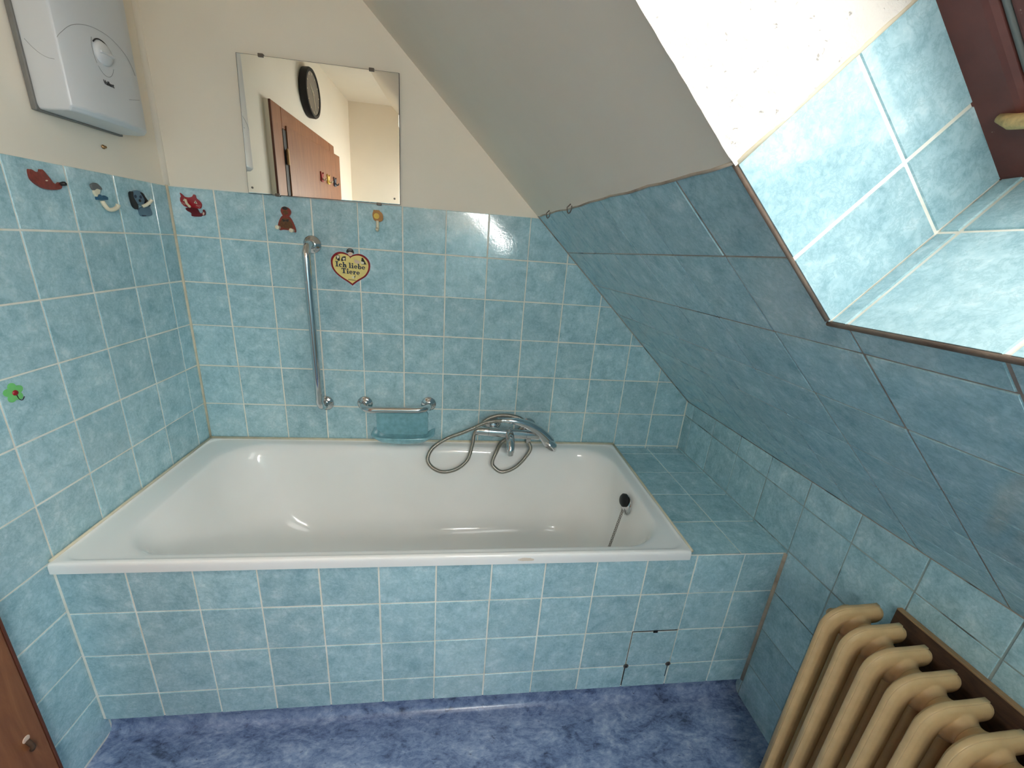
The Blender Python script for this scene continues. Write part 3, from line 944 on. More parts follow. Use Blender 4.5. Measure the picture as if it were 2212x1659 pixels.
# ------------------------------------------------------------------ grab bars
def flange(name, c, n, mat=None):
    bm = bmesh.new(); lathe_bm(bm, Vector(c) + n * .001, n, [(0, .030), (.0025, .030), (.0045, .0285), (.0085, .022), (.012, .0165), (.0145, .0145), (.0145, 0)], 36)
    o = from_bm(name, bm, M['chrome']); auto_smooth(o, 50); return o
def grab(name, a, b, out, r, label, cat='grab bar'):
    a = Vector(a); b = Vector(b); n = Vector((0, -1, 0)); d = (b - a).normalized()
    t = empty(name, a)
    R_ = 0.042
    pts = [a, a + n * (out - R_)]
    for k in range(1, 8):
        u = pi / 2 * k / 8; pts.append(a + n * (out - R_ + R_ * math.sin(u)) + d * (R_ * (1 - math.cos(u))))
    pts += [a + n * out + d * R_, (a + b) / 2 + n * out, b + n * out - d * R_]
    for k in range(1, 8):
        u = pi / 2 * (1 - k / 8); pts.append(b + n * (out - R_ + R_ * math.sin(u)) - d * (R_ * (1 - math.cos(u))))
    pts += [b + n * (out - R_), b]
    bm = bmesh.new(); tube_bm(bm, pts, r, 24)
    o = from_bm('bar', bm, M['chrome']); auto_smooth(o, 50)
    under(t, o)
    under(t, flange('flange', a, n)); under(t, flange('flange', b, n))
    tag(t, label, cat)
grab('grab_bar', (0.441, -.002, 1.437), (0.447, -.002, 0.842), 0.072, 0.0130, 'long vertical chrome grab bar on the tiles above the tub')
grab('grab_bar', (0.596, -.002, 0.845), (0.846, -.002, 0.850), 0.070, 0.0128, 'short horizontal chrome grab bar above the soap dish')

# ------------------------------------------------------------------ soap dish
sd = empty('soap_dish', (0.748, -.003, 0.70))
tag(sd, 'light blue ceramic soap dish under the short horizontal grab bar', 'soap dish')
def rrect2(cx, cy, wx, wy, r, n=6):
    out = []
    for (sx, sy), a0 in (((1, 1), 0), ((-1, 1), pi / 2), ((-1, -1), pi), ((1, -1), 3 * pi / 2)):
        for i in range(n + 1):
            a = a0 + pi / 2 * i / n
            out.append((cx + sx * (wx / 2 - r) + r * math.cos(a), cy + sy * (wy / 2 - r) + r * math.sin(a)))
    return out
bp = plate('back_plate', rrect2(0.0, 0.062, 0.205, 0.125, 0.022), (Vector((0.742, -.002, 0.70)), X, Z, -Y), 0.012, M['dish'])
bevel(bp, 0.005, 3, 40); under(sd, bp)
def dring(x0, x1, yo, z, r, yb=-.0015):
    pts = []
    for i in range(9):
        a = pi + pi / 2 * i / 8; pts.append(Vector((x0 + r + r * math.cos(a), yo + r + r * math.sin(a), z)))
    for i in range(1, 8): pts.append(Vector((x0 + r + (x1 - x0 - 2 * r) * i / 8, yo - 0.006 * math.sin(pi * i / 8), z)))
    for i in range(9):
        a = 3 * pi / 2 + pi / 2 * i / 8; pts.append(Vector((x1 - r + r * math.cos(a), yo + r + r * math.sin(a), z)))
    pts.append(Vector((x1, yb, z))); pts.append(Vector(((x0 + x1) / 2, yb, z))); pts.append(Vector((x0, yb, z)))
    return pts
dr_ = [dring(.690, .806, -.050, .7005, .030), dring(.668, .828, -.074, .704, .040), dring(.648, .850, -.092, .715, .046), dring(.632, .868, -.100, .730, .048),
       dring(.626, .874, -.102, .737, .048), dring(.628, .872, -.100, .7405, .048), dring(.636, .864, -.094, .739, .045), dring(.650, .850, -.084, .730, .042), dring(.662, .838, -.074, .720, .038), dring(.680, .820, -.060, .716, .03)]
vs = []; fs = []; n_ = len(dr_[0])
for r in dr_: vs += r
for k in range(len(dr_) - 1):
    for i in range(n_): fs.append((k * n_ + i, k * n_ + (i + 1) % n_, (k + 1) * n_ + (i + 1) % n_, (k + 1) * n_ + i))
fs.append(tuple(range(n_ - 1, -1, -1))); fs.append(tuple((len(dr_) - 1) * n_ + i for i in range(n_)))
ty = obj('tray', vs, fs, M['dish'], smooth=True)
bmx = bmesh.new(); bmx.from_mesh(ty.data); bmesh.ops.recalc_face_normals(bmx, faces=bmx.faces[:]); bmx.to_mesh(ty.data); bmx.free()
auto_smooth(ty, 70); under(sd, ty)

# ------------------------------------------------------------------ bath mixer
mx = empty('bath_mixer', (1.19, -.003, 0.76))
tag(mx, 'chrome wall mounted bath mixer tap over the tub rim', 'mixer tap')
MA, MB_ = Vector((1.038, -.070, .768)), Vector((1.302, -.070, .749)); md = (MB_ - MA).normalized()
bm = bmesh.new()
Lm = (MB_ - MA).length
lathe_bm(bm, MA, md, [(0, .0), (0, .0175), (.002, .0190), (.052, .0190), (.053, .0180), (.054, .0195), (Lm - .056, .0195), (Lm - .055, .0180), (Lm - .054, .0190), (Lm - .003, .0190), (Lm, .0175), (Lm, 0)], 40)
o = from_bm('body', bm, M['chrome']); auto_smooth(o, 40); under(mx, o)
for fxx in (0.075, 0.225):
    c = MA + md * fxx * (Lm / .265)
    bm = bmesh.new(); lathe_bm(bm, (c.x, -.003, c.z + .012), -Y, [(0, .034), (.004, .034), (.014, .024), (.018, .016), (.05, .016), (.055, .0)], 32)
    o = from_bm('wall_flange', bm, M['chrome']); auto_smooth(o, 40); under(mx, o)
mc = MA.lerp(MB_, 0.525)
bm = bmesh.new()
tube_bm(bm, catmull([mc + Vector((0, .002, .0)), mc + Vector((0, -.035, -.003)), mc + Vector((-.001, -.070, -.012)), mc + Vector((-.002, -.088, -.030)), mc + Vector((-.002, -.090, -.040))], 6), 0.0165, 20, rfun=lambda i, n: 0.0185 - 0.004 * i / n)
o = from_bm('spout', bm, M['chrome']); auto_smooth(o, 50); under(mx, o)
bm = bmesh.new(); lathe_bm(bm, mc + Vector((-.002, -.090, -.036)), Vector((0, -.05, -1)), [(0, .0125), (.016, .0120), (.017, .009), (.017, 0)], 24)
ae = from_bm('aerator', bm, M['chrome']); auto_smooth(ae, 40); under(mx, ae)
bm = bmesh.new(); lathe_bm(bm, mc + Vector((0, -.012, .017)), Vector((0, -.35, 1)), [(0, .010), (.004, .010), (.006, .006), (.010, .006), (.011, 0)], 18)
dv = from_bm('diverter_knob', bm, M['chrome']); auto_smooth(dv, 40); under(mx, dv)
oc2 = MA + md * (Lm - .043) - Z * .016
bm = bmesh.new(); lathe_bm(bm, oc2, -Z, [(0, .010), (.010, .010), (.012, .009), (.020, .009), (.020, 0)], 18)
o = from_bm('hose_outlet', bm, M['chrome']); auto_smooth(o, 40); under(mx, o)

# ------------------------------------------------------------------ hand shower with its metal hose
hs = empty('hand_shower', (1.20, -.085, 0.82))
tag(hs, 'chrome hand shower with looped metal hose resting on the mixer tap', 'hand shower')
hp_ = [(oc2.x, -.070, .722), (1.266, -.090, .690), (1.212, -.120, .634), (1.153, -.128, .611), (1.115, -.128, .636), (1.111, -.120, .658), (1.126, -.096, .684), (1.150, -.046, .702), (1.195, -.030, .730), (1.238, -.034, .775), (1.222, -.045, .813), (1.154, -.052, .829), (1.098, -.052, .817), (1.063, -.043, .782), (1.036, -.046, .741), (1.028, -.076, .704),
       (1.010, -.110, .655), (.966, -.128, .622), (.911, -.132, .612), (.869, -.128, .632), (.853, -.122, .665), (.872, -.112, .707), (.925, -.102, .744), (.985, -.100, .770), (1.026, -.098, .789), (1.062, -.092, .806), (1.100, -.090, .817), (1.150, -.092, .8225)]
cp = catmull(hp_, 16)
# resample evenly, then give the hose its ribs
acc = [0.0]
for a, b in zip(cp, cp[1:]): acc.append(acc[-1] + (b - a).length)
nr = int(acc[-1] / 0.0011)
rs = []; j = 0
for i in range(nr + 1):
    d = acc[-1] * i / nr
    while j < len(acc) - 2 and acc[j + 1] < d: j += 1
    t = (d - acc[j]) / max(acc[j + 1] - acc[j], 1e-9)
    rs.append(cp[j].lerp(cp[j + 1], min(max(t, 0), 1)))
bm = bmesh.new()
tube_bm(bm, rs, 0.006, 10, rfun=lambda i, n: (0.0084, 0.0084, 0.0062)[i % 3])
ho = from_bm('hose', bm, M['hose'], smooth=True); ho['label'] = 'ribbed metal hose'; under(hs, ho)
hpts = catmull([(1.140, -.092, .8225), (1.160, -.092, .8228), (1.199, -.092, .820), (1.247, -.090, .806), (1.292, -.088, .780), (1.325, -.087, .750), (1.343, -.086, .728)], 6)
bm = bmesh.new()
def hr(i, n):
    t = i / (n - 1)
    if t < .14: return .0085
    if t < .18: return .0095
    return .0110 + .0150 * ((t - .18) / .82) ** 0.9
tube_bm(bm, hpts, .01, 24, rfun=hr)
o = from_bm('handle', bm, M['chrome']); auto_smooth(o, 50); under(hs, o)
bm = bmesh.new()
hc = Vector((1.347, -.088, .718)); hn = Vector((-.62, -.42, -.66)).normalized()
lathe_bm(bm, hc - hn * .016, hn, [(-.006, 0), (-.004, .014), (.002, .027), (.012, .035), (.022, .037), (.027, .036), (.029, .032), (.029, 0)], 36)
o = from_bm('shower_head', bm, M['chrome']); auto_smooth(o, 50); under(hs, o)
bm = bmesh.new(); lathe_bm(bm, hc + hn * .0132, hn, [(0, .026), (.001, .026), (.0015, .022), (.002, 0)], 30)
o = from_bm('spray_face', bm, M['grey_plastic']); auto_smooth(o, 40); o['label'] = 'grey spray face'; under(hs, o)

# ------------------------------------------------------------------ mirror
mr = empty('wall_mirror', (0.5, -.01, 1.588))
tag(mr, 'frameless rectangular mirror on the back wall above the tiles', 'mirror')
mc4 = [Vector((0.2545, -.0105, 1.5855)), Vector((0.7415, -.0105, 1.5900)), Vector((0.743, -.0105, 1.973)), Vector((0.265, -.0105, 1.972))]
cm = sum(mc4, Vector()) / 4
bm = bmesh.new()
bk = [p + Vector((0, .005, 0)) for p in mc4]
fr_ = [p for p in mc4]
inn = [p + (cm - p) * .008 + Vector((0, -.0001, 0)) for p in mc4]
hexa_bm(bm, bk, fr_)
vb = [bm.verts.new(p) for p in fr_]; vi = [bm.verts.new(p) for p in inn]
for i in range(4): bm.faces.new((vb[i], vb[(i + 1) % 4], vi[(i + 1) % 4], vi[i]))
bm.faces.new(vi)
o = from_bm('glass', bm, M['mirror']); under(mr, o)
bm = bmesh.new()   # dark worn edge line
eo = [p + (p - cm).normalized() * .0016 + Vector((0, .0008, 0)) for p in mc4]; eb = [p + Vector((0, .0045, 0)) for p in eo]
hexa_bm(bm, eb, [p + Vector((0, .0003, 0)) for p in eo])
o = from_bm('dark_edge', bm, M['dark']); o['label'] = 'dark tarnished edge'; under(mr, o)
for cx_, top in ((0.335, 1), (0.660, 1), (0.345, 0), (0.672, 0)):
    zc = (1.972 if top else 1.5875)
    bm = bmesh.new(); box_bm(bm, (cx_ - .008, -.0135, zc - (.004 if top else .006)), (cx_ + .008, -.003, zc + (.006 if top else .003)))
    o = from_bm('mirror_clip', bm, M['steel']); bevel(o, .0015, 2); under(mr, o)
bm = bmesh.new(); lathe_bm(bm, (0.268, -.0109, 1.602), -Y, [(0, .0035), (.0015, .003), (.002, 0)], 12)
o = from_bm('mirror_screw', bm, M['steel']); under(mr, o)
bm = bmesh.new(); lathe_bm(bm, (0.724, -.0109, 1.607), -Y, [(0, .0035), (.0015, .003), (.002, 0)], 12)
o = from_bm('mirror_screw', bm, M['steel']); under(mr, o)

# ------------------------------------------------------------------ instantaneous water heater
wh = empty('water_heater', (0.002, -0.28, 1.69))
tag(wh, 'white electric water heater with a round dial high on the left wall', 'water heater')
HB, HT = 1.694, 2.175
prof = [(.010, -.406), (.080, -.424), (.094, -.425), (.102, -.412), (.108, -.350), (.110, -.290), (.107, -.240), (.100, -.205), (.086, -.182), (.064, -.170), (.010, -.168)]
bm = bmesh.new()
lv = []
for zz, k, tuck in ((HB, 0.90, .004), (HB + .010, 1.0, 0), (HT - .015, 1.0, 0), (HT, .86, .006)):
    cx_, cy_ = .01, -.283
    lv.append([bm.verts.new((cx_ + (x - cx_) * (k if x > .02 else 1), cy_ + (y - cy_) * (1 - tuck / .12), zz)) for x, y in prof])
for A, B in zip(lv, lv[1:]):
    for i in range(len(prof)):
        j = (i + 1) % len(prof); bm.faces.new((A[i], A[j], B[j], B[i]))
bm.faces.new(lv[0][::-1]); bm.faces.new(lv[-1])
o = from_bm('cover', bm, M['white_plastic']); auto_smooth(o, 32); bevel(o, .003, 3, 28); under(wh, o)
o = bx('back_plate', (0.001, -.411, HB - .004), (.012, -.164, HT + .003), M['grey_plastic'], .002); o['label'] = 'grey back plate'; under(wh, o)
def hx(y):   # front surface depth of the heater cover at y
    P = prof[1:-1]
    for (x0, y0), (x1, y1) in zip(P, P[1:]):
        if y0 <= y <= y1: return x0 + (x1 - x0) * (y - y0) / max(y1 - y0, 1e-9)
    return P[0][0]
bm = bmesh.new()   # fine oval seams moulded into the cover
ov_pts = []
for k in range(0, 25):
    a = math.radians(20 + 140 * k / 24)
    yy = -.318 + .112 * math.cos(a); zz = 1.800 + .080 * math.sin(a) * 1.05
    ov_pts.append((hx(yy) + .0004, yy, zz))
tube_bm(bm, catmull(ov_pts, 2), .0004, 6)
lo_pts = [(.082 - k * .0122, -.4248 + .0122 * k * .018 / .070, 1.788 + .0014 * k * k) for k in range(0, 6)]
tube_bm(bm, catmull(lo_pts, 4), .0004, 6)
rt = [(hx(-.262 + .012 * k) + .0004, -.262 + .012 * k, 1.762 + .003 * k) for k in range(0, 5)]
tube_bm(bm, rt, .0004, 6)
o = from_bm('seam', bm, M['shadow'], smooth=True); under(wh, o)
dc = Vector((hx(-.322) - .001, -.322, 1.838))
bm = bmesh.new(); lathe_bm(bm, dc, X, [(0, .0245), (.003, .0245), (.008, .021), (.011, .014), (.012, 0)], 36)
dl = from_bm('dial', bm, M['white_plastic']); auto_smooth(dl, 50); under(wh, dl)
bm = bmesh.new(); hexa_bm(bm, [dc + Vector((.009, -.020, -.004)), dc + Vector((.009, .020, -.004)), dc + Vector((.009, .020, .003)), dc + Vector((.009, -.020, .003))], [dc + Vector((.0135, -.018, -.003)), dc + Vector((.0135, .018, -.003)), dc + Vector((.0135, .018, .002)), dc + Vector((.0135, -.018, .002))])
dg_ = from_bm('dial_grip', bm, M['white_plastic']); bevel(dg_, .001, 2); sub(dl, dg_)
bm = bmesh.new(); tube_bm(bm, [dc + Vector((.0015, .027 * math.sin(u), .027 * math.cos(u))) for u in [math.radians(-55 + 130 * k / 20) for k in range(21)]], .0013, 8)
o = from_bm('dial_scale', bm, M['dark'], smooth=True); o['label'] = 'dark curved scale over the dial'; under(wh, o)
bm = bmesh.new()
for rr_, a0, a1 in ((.046, 150, 215), (.046, 222, 330)):
    tube_bm(bm, [Vector((hx(-.322 + rr_ * .6 * math.cos(math.radians(a))) + .0003, -.322 + rr_ * .6 * math.cos(math.radians(a)), 1.838 + rr_ * math.sin(math.radians(a)) * 1.0)) for a in [a0 + (a1 - a0) * k / 16 for k in range(17)]], .0005, 6)
o = from_bm('dial_surround', bm, M['shadow'], smooth=True); under(wh, o)
text_obj('logo', 'Vaillant', (Vector((hx(-.322) + .0006, -.322, 1.777)), Y, Z, X), 0.0125, M['dark'], None, bold=0.0003, th=.0004, xs=0.82)
lg = bpy.data.objects['logo']; lg['label'] = 'dark lettering'; under(wh, lg)

# ------------------------------------------------------------------ radiator
rd = empty('radiator', (1.86, -1.20, FZ))
tag(rd, 'cream cast iron column radiator on the low wall under the skylight', 'radiator')
RXF, RXB, RT, RB = 1.784, 1.932, 0.778, 0.165
PITCH = 0.0508
ROUND = [(math.cos(2 * pi * m / 16), math.sin(2 * pi * m / 16)) for m in range(16)]
def ellip_col(bm, path, rx, ry, cs=None):
    cs = cs or ROUND
    # path in the xz plane; ry is the half width along y, rx the half depth
    P = [Vector((p[0], 0, p[1])) for p in path]; rings = []
    for i, p in enumerate(P):
        a = P[max(i - 1, 0)]; b = P[min(i + 1, len(P) - 1)]
        t = (b - a).normalized(); nx_ = Vector((t.z, 0, -t.x))
        k = 1.0
        rings.append([bm.verts.new(p + nx_ * rx * c_ * k + Y * ry * s_) for c_, s_ in cs])
    for A, B in zip(rings, rings[1:]):
        for m in range(len(cs)): bm.faces.new((A[m], A[(m + 1) % len(cs)], B[(m + 1) % len(cs)], B[m]))
    bm.faces.new(rings[0][::-1]); bm.faces.new(rings[-1])
bm = bmesh.new()
dpt = RXB - RXF
fx0 = 0.027; ra = 0.028
# front column curving over into the top arm
path = [(fx0, RB - RT + .04)] + [(fx0, -0.25), (fx0, -0.024 - ra)]
for k in range(1, 7):
    a = pi / 2 * k / 6; path.append((fx0 + ra - ra * math.cos(a), -0.024 - ra + ra * math.sin(a)))
path += [(0.085, -0.0235), (0.115, -0.022), (dpt - 0.017, -0.0205)]
ellip_col(bm, path, 0.0250, 0.0128)
bmesh.ops.create_uvsphere(bm, u_segments=16, v_segments=10, radius=0.0200, matrix=Matrix.Translation((dpt - 0.019, 0, -0.0225)) @ Matrix.Diagonal((.95, .66, 1.05, 1)))
# mid and rear columns below the hub, bottom arm
ellip_col(bm, [(0.078, RB - RT + .05), (0.078, -0.3), (0.078, -0.075)], 0.018, 0.0125)
ellip_col(bm, [(0.124, RB - RT + .05), (0.124, -0.3), (0.122, -0.060)], 0.018, 0.0125)
ellip_col(bm, [(0.012, RB - RT + .035), (0.07, RB - RT + .022), (dpt - .012, RB - RT + .03)], 0.022, 0.0165)
# hubs joining the sections
for hz_ in (-0.046, RB - RT + .06):
    lathe_bm(bm, (0.080, -PITCH / 2 - .0005, hz_), Y, [(0, .0270), (.005, .0275), (.012, .033), (PITCH / 2, .038), (PITCH - .012, .033), (PITCH - .005, .0275), (PITCH + .001, .0270)], 24)
tmp = from_bm('section_tmp', bm, M['rad'])
rm = tmp.modifiers.new('remesh', 'REMESH'); rm.mode = 'VOXEL'; rm.voxel_size = 0.0018; rm.use_smooth_shade = True
sm = tmp.modifiers.new('smooth', 'SMOOTH'); sm.factor = 0.5; sm.iterations = 3
dg = bpy.context.evaluated_depsgraph_get(); dg.update()
sec_me = bpy.data.meshes.new_from_object(tmp.evaluated_get(dg))
bpy.data.objects.remove(tmp)
bm = bmesh.new(); bm.from_mesh(sec_me)      # raised casting ridge along the front and over the top
RECT = [(1, .72), (.72, 1), (-.72, 1), (-1, .72), (-1, -.72), (-.72, -1), (.72, -1), (1, -.72)]
rp_ = []
for i_, q_ in enumerate(path):
    a_ = Vector((path[max(i_ - 1, 0)][0], 0, path[max(i_ - 1, 0)][1])); b_ = Vector((path[min(i_ + 1, len(path) - 1)][0], 0, path[min(i_ + 1, len(path) - 1)][1]))
    t_ = (b_ - a_).normalized()
    rp_.append((q_[0] - t_.z * .0236, q_[1] + t_.x * .0236))
ellip_col(bm, rp_, 0.0026, 0.0046, RECT)
bm.to_mesh(sec_me); bm.free()
sec_me.name = 'section'; sec_me.materials.clear(); sec_me.materials.append(M['rad'])
for p in sec_me.polygons: p.use_smooth = True
NSEC = 11
sec = bpy.data.objects.new('section', sec_me); COL.objects.link(sec)
for i in range(NSEC):
    o = sec if i == 0 else sec.copy()
    if i: COL.objects.link(o)
    o.parent = rd
    o.matrix_parent_inverse = Matrix.Translation(rd.location).inverted()
    o.location = (RXF, -0.972 - PITCH * i, RT)
for lx in (0.04, 0.12):
    for yy in (-0.972, -0.972 - PITCH * (NSEC - 1)):
        bm = bmesh.new(); cyl_bm(bm, (RXF + lx, yy, RB + .02), (RXF + lx, yy, FZ + .001), .016, .020, 16)
        o = from_bm('leg', bm, M['rad']); auto_smooth(o, 40); under(rd, o)
bm = bmesh.new(); lathe_bm(bm, (RXF + .074, -0.972 + PITCH / 2 + .0005, RT - .062), Y, [(0, .0235), (.006, .0235), (.012, .019), (.012, .010), (.02, .010), (.02, 0)], 18)
o = from_bm('end_plug', bm, M['rad']); auto_smooth(o, 40); under(rd, o)
for yy in (-1.05, -1.40):
    bm = bmesh.new(); box_bm(bm, (RXB - .05, yy - .008, RT - .10), (1.953, yy + .008, RT - .085))
    o = from_bm('bracket', bm, M['rad']); under(rd, o)
# board behind it
bm = bmesh.new()
box_bm(bm, (1.9545, -1.58, 0.20), (1.9665, -0.980, 0.776))
bb = empty('radiator_backboard', (1.960, -1.28, 0.20))
o = from_bm('panel', bm, M['board']); under(bb, o)
o = bx('top_edge', (1.9540, -1.58, 0.7755), (1.9668, -.9795, 0.7800), M['lit_edge'], .0012); o['label'] = 'top edge coloured lighter as if lit'; under(bb, o)
tag(bb, 'dark brown board fixed on the tiled wall behind the radiator', 'board')

# ------------------------------------------------------------------ wall clock over the door (seen in the mirror)
ck = empty('wall_clock', (0.001, -1.435, 2.255)); CC = Vector((0.002, -1.435, 2.262))
tag(ck, 'round black rimmed wall clock above the brown door, seen in the mirror', 'clock')
bm = bmesh.new(); lathe_bm(bm, CC, X, [(0, .118), (.004, .128), (.034, .130), (.042, .126), (.042, .112), (.036, .110), (.036, 0)], 48)
o = from_bm('rim', bm, M['black']); auto_smooth(o, 40); under(ck, o)
bm = bmesh.new(); lathe_bm(bm, CC + X * .0365, X, [(0, .109), (.001, .109), (.001, 0)], 48)
fc = from_bm('face', bm, M['clock_face']); auto_smooth(fc, 40); under(ck, fc)
for a, l_, wd_ in ((52, .060, .004), (200, .088, .003)):
    d = Vector((0, math.sin(math.radians(a)), math.cos(math.radians(a)))); s_ = X.cross(d)
    bm = bmesh.new(); b0 = CC + X * .039
    hexa_bm(bm, [b0 - d * .012 - s_ * wd_, b0 + d * l_ - s_ * wd_ * .5, b0 + d * l_ + s_ * wd_ * .5, b0 - d * .012 + s_ * wd_], [p + X * .001 for p in (b0 - d * .012 - s_ * wd_, b0 + d * l_ - s_ * wd_ * .5, b0 + d * l_ + s_ * wd_ * .5, b0 - d * .012 + s_ * wd_)])
    o = from_bm('hand', bm, M['cream']); under(ck, o)
for k in range(12):
    bm = bmesh.new()
    d = Vector((0, math.sin(k * pi / 6), math.cos(k * pi / 6))); s_ = X.cross(d); b0 = CC + X * .0376
    q = [b0 + d * .092 - s_ * .002, b0 + d * .104 - s_ * .002, b0 + d * .104 + s_ * .002, b0 + d * .092 + s_ * .002]
    hexa_bm(bm, q, [p + X * .0006 for p in q])
    o = from_bm('hour_mark', bm, M['cream']); under(ck, o)

# ------------------------------------------------------------------ added unseen fill lamp on the slope behind the camera
cl = empty('fill_lamp', SP(-0.10, 2.20, -.004))
tag(cl, 'long narrow unseen fill lamp added on the sloping ceiling between skylight and front wall', 'fill lamp')
def lbox(name, s0, s1, t0, t1, w0, w1, mat, bv):
    bm = bmesh.new()
    hexa_bm(bm, [SP(s0, t0, w0), SP(s1, t0, w0), SP(s1, t1, w0), SP(s0, t1, w0)], [SP(s0, t0, w1), SP(s1, t0, w1), SP(s1, t1, w1), SP(s0, t1, w1)])
    o = from_bm(name, bm, mat); bevel(o, bv, 4); under(cl, o)
lbox('fill_lamp_base', -.37, .165, 2.135, 2.265, -.026, -.004, M['white_plastic'], .004)
em = NT('fill_lamp_glow')
em.base(em.ramp(em.noise(em.coords(), 5, 2), [(0.3, srgb(240, 236, 226)), (0.7, srgb(246, 242, 234))]))
em.set(Roughness=0.4)
em.b.inputs['Emission Color'].default_value = (1.0, 0.975, 0.935, 1)
em.b.inputs['Emission Strength'].default_value = FILL_LAMP
lbox('fill_lamp_panel', -.36, .155, 2.142, 2.258, -.075, -.0262, em.m, .022)

# ------------------------------------------------------------------ cup hooks on the slope, screw under the heater
for (s_, t_, lab) in ((-.004, .212, 'metal cup hook in the sloping ceiling, the one nearer the back wall corner'), (-.004, .452, 'metal cup hook in the sloping ceiling, the one farther from the back wall')):
    s_ = -.006 + .029 * t_ / T0 - .002
    b0 = SP(s_, t_, -.0035)
    dn_ = Vector((0, 0, -1)); ou = Vector((-NN.x, 0, -NN.z)).normalized()
    side_ = Vector((0.25, -1, 0)).normalized()
    bm = bmesh.new()
    pts = [b0, b0 + ou * .010]
    for k in range(0, 13):
        a = pi * (0.0 + 1.05 * k / 12)
        pts.append(b0 + ou * .012 + side_ * (.012 - .012 * math.cos(a)) - Z * (.015 * math.sin(a)) )
    tube_bm(bm, catmull(pts, 3), .0015, 8)
    o = from_bm('cup_hook', bm, M['steel'], smooth=True)
    tag(o, lab, 'hook', 'cup hooks in the sloping ceiling')
bm = bmesh.new(); lathe_bm(bm, (0.0002, -.229, 1.652), X, [(0, .0050), (.002, .0055), (.005, .0035), (.008, .0030), (.008, 0)], 14)
o = from_bm('wall_screw', bm, M['brass']); tag(o, 'small rusty screw in the plaster under the water heater', 'screw')

# ------------------------------------------------------------------ stick-on figures
def FBk(x, z, y=-.0019): return (Vector((x, y, z)), X, Z, -Y)
def FLf(y, z, x=.0019): return (Vector((x, y, z)), Y, Z, X)
def hook_tube(name, pts, F, r, mat, parent):
    O, U, V, N = F
    bm = bmesh.new(); tube_bm(bm, catmull([O + U * a + V * b + N * c for a, b, c in pts], 5), r, 10)
    o = from_bm(name, bm, mat, smooth=True); under(parent, o); return o
def P2(pts, k, cx, cy, kx=None): return [((x - cx) * (kx or k), -(y - cy) * k) for x, y in pts]

# red cat on the back wall
F = FBk(0.0725, 1.533)
t = empty('cat_hook', F[0]); tag(t, 'red cat shaped stick-on hook on the back wall tiles by the corner', 'hook')
k = 0.000190; c0 = (365, 340)
head = P2(smooth2d([(185, 300), (190, 240), (205, 215), (198, 160), (240, 195), (262, 215), (330, 222), (382, 205), (410, 168), (438, 180), (445, 225), (490, 265), (515, 310), (505, 360), (475, 390), (400, 385), (300, 385), (225, 360)], 4), k, *c0)
o = plate('head', head, F, .004, M['red']); bevel(o, .001, 2); under(t, o)
for (ex, ey) in ((255, 270), (425, 292)):
    under(t, plate('eye', P2([(ex - 26, ey + 14), (ex + 2, ey - 30), (ex + 30, ey + 26)], k, *c0), F, .0003, M['cream'], w0=.004))
    under(t, plate('pupil', P2(ell(ex + 2, ey + 2, 7, 15), k, *c0), F, .0003, M['black_print'], w0=.0043))
bod = P2(smooth2d([(245, 405), (300, 385), (425, 385), (440, 430), (480, 465), (515, 440), (520, 405), (545, 402), (560, 440), (545, 490), (500, 500), (460, 520), (330, 522), (325, 475), (265, 440)], 4), k, *c0)
o = plate('body', bod, F, .003, M['darkred']); bevel(o, .0008, 2); under(t, o)
under(t, plate('tail_tip', P2(ell(525, 465, 14, 26, rot=.3), k, *c0), F, .0003, M['pink'], w0=.003))
for (x0, y0, x1, y1) in ((190, 310, 255, 330), (198, 335, 260, 345), (425, 345, 485, 368), (430, 335, 500, 345)):
    a, b = P2([(x0, y0), (x1, y1)], k, *c0)
    bm = bmesh.new()
    cyl_bm(bm, F[0] + X * a[0] + Z * a[1] - Y * .0042, F[0] + X * b[0] + Z * b[1] - Y * .0042, .0004, n=6)
    under(t, from_bm('whisker', bm, M['pink']))
hk = [P2([q], k, *c0)[0] for q in ((272, 262), (300, 320), (350, 362), (370, 372))]
hook_tube('hook', [(hk[0][0], hk[0][1], .004), (hk[1][0], hk[1][1], .010), (hk[2][0], hk[2][1], .016), (hk[3][0], hk[3][1], .021)], F, .0038, M['cream'], t)

# brown-red furry figure with two round knobs
F = FBk(0.361, 1.512)
t = empty('figure_hook', F[0]); tag(t, 'brown red monkey shaped stick-on hook with two round cream feet below the mirror', 'hook')
c0 = (1905, 545)
bod = P2(smooth2d([(1760, 690), (1775, 610), (1820, 520), (1870, 480), (1950, 480), (2000, 530), (2040, 620), (2065, 710), (2050, 755), (1980, 730), (1850, 725), (1790, 735)], 4), k, *c0)
o = plate('body', bod, F, .004, M['brownred']); bevel(o, .001, 2); under(t, o)
under(t, plate('belly', P2(smooth2d([(1800, 660), (1830, 560), (1905, 520), (1985, 570), (2010, 670), (1905, 700)], 4), k, *c0), F, .0006, M['brown'], w0=.004))
o = plate('head', P2(smooth2d([(1835, 400), (1860, 350), (1910, 332), (1975, 355), (2005, 400), (1995, 450), (1955, 495), (1880, 495), (1845, 455)], 4), k, *c0), F, .005, M['brownred']); bevel(o, .0012, 2); under(t, o)
under(t, plate('cap', P2(ell(1912, 362, 45, 26), k, *c0), F, .0006, M['black_print'], w0=.005))
under(t, plate('face', P2(ell(1915, 430, 44, 36), k, *c0), F, .0006, M['brown'], w0=.005))
under(t, plate('bow', P2([(1845, 540), (1905, 560), (1960, 535), (1950, 585), (1905, 572), (1860, 590)], k, *c0), F, .0006, M['black_print'], w0=.0046))
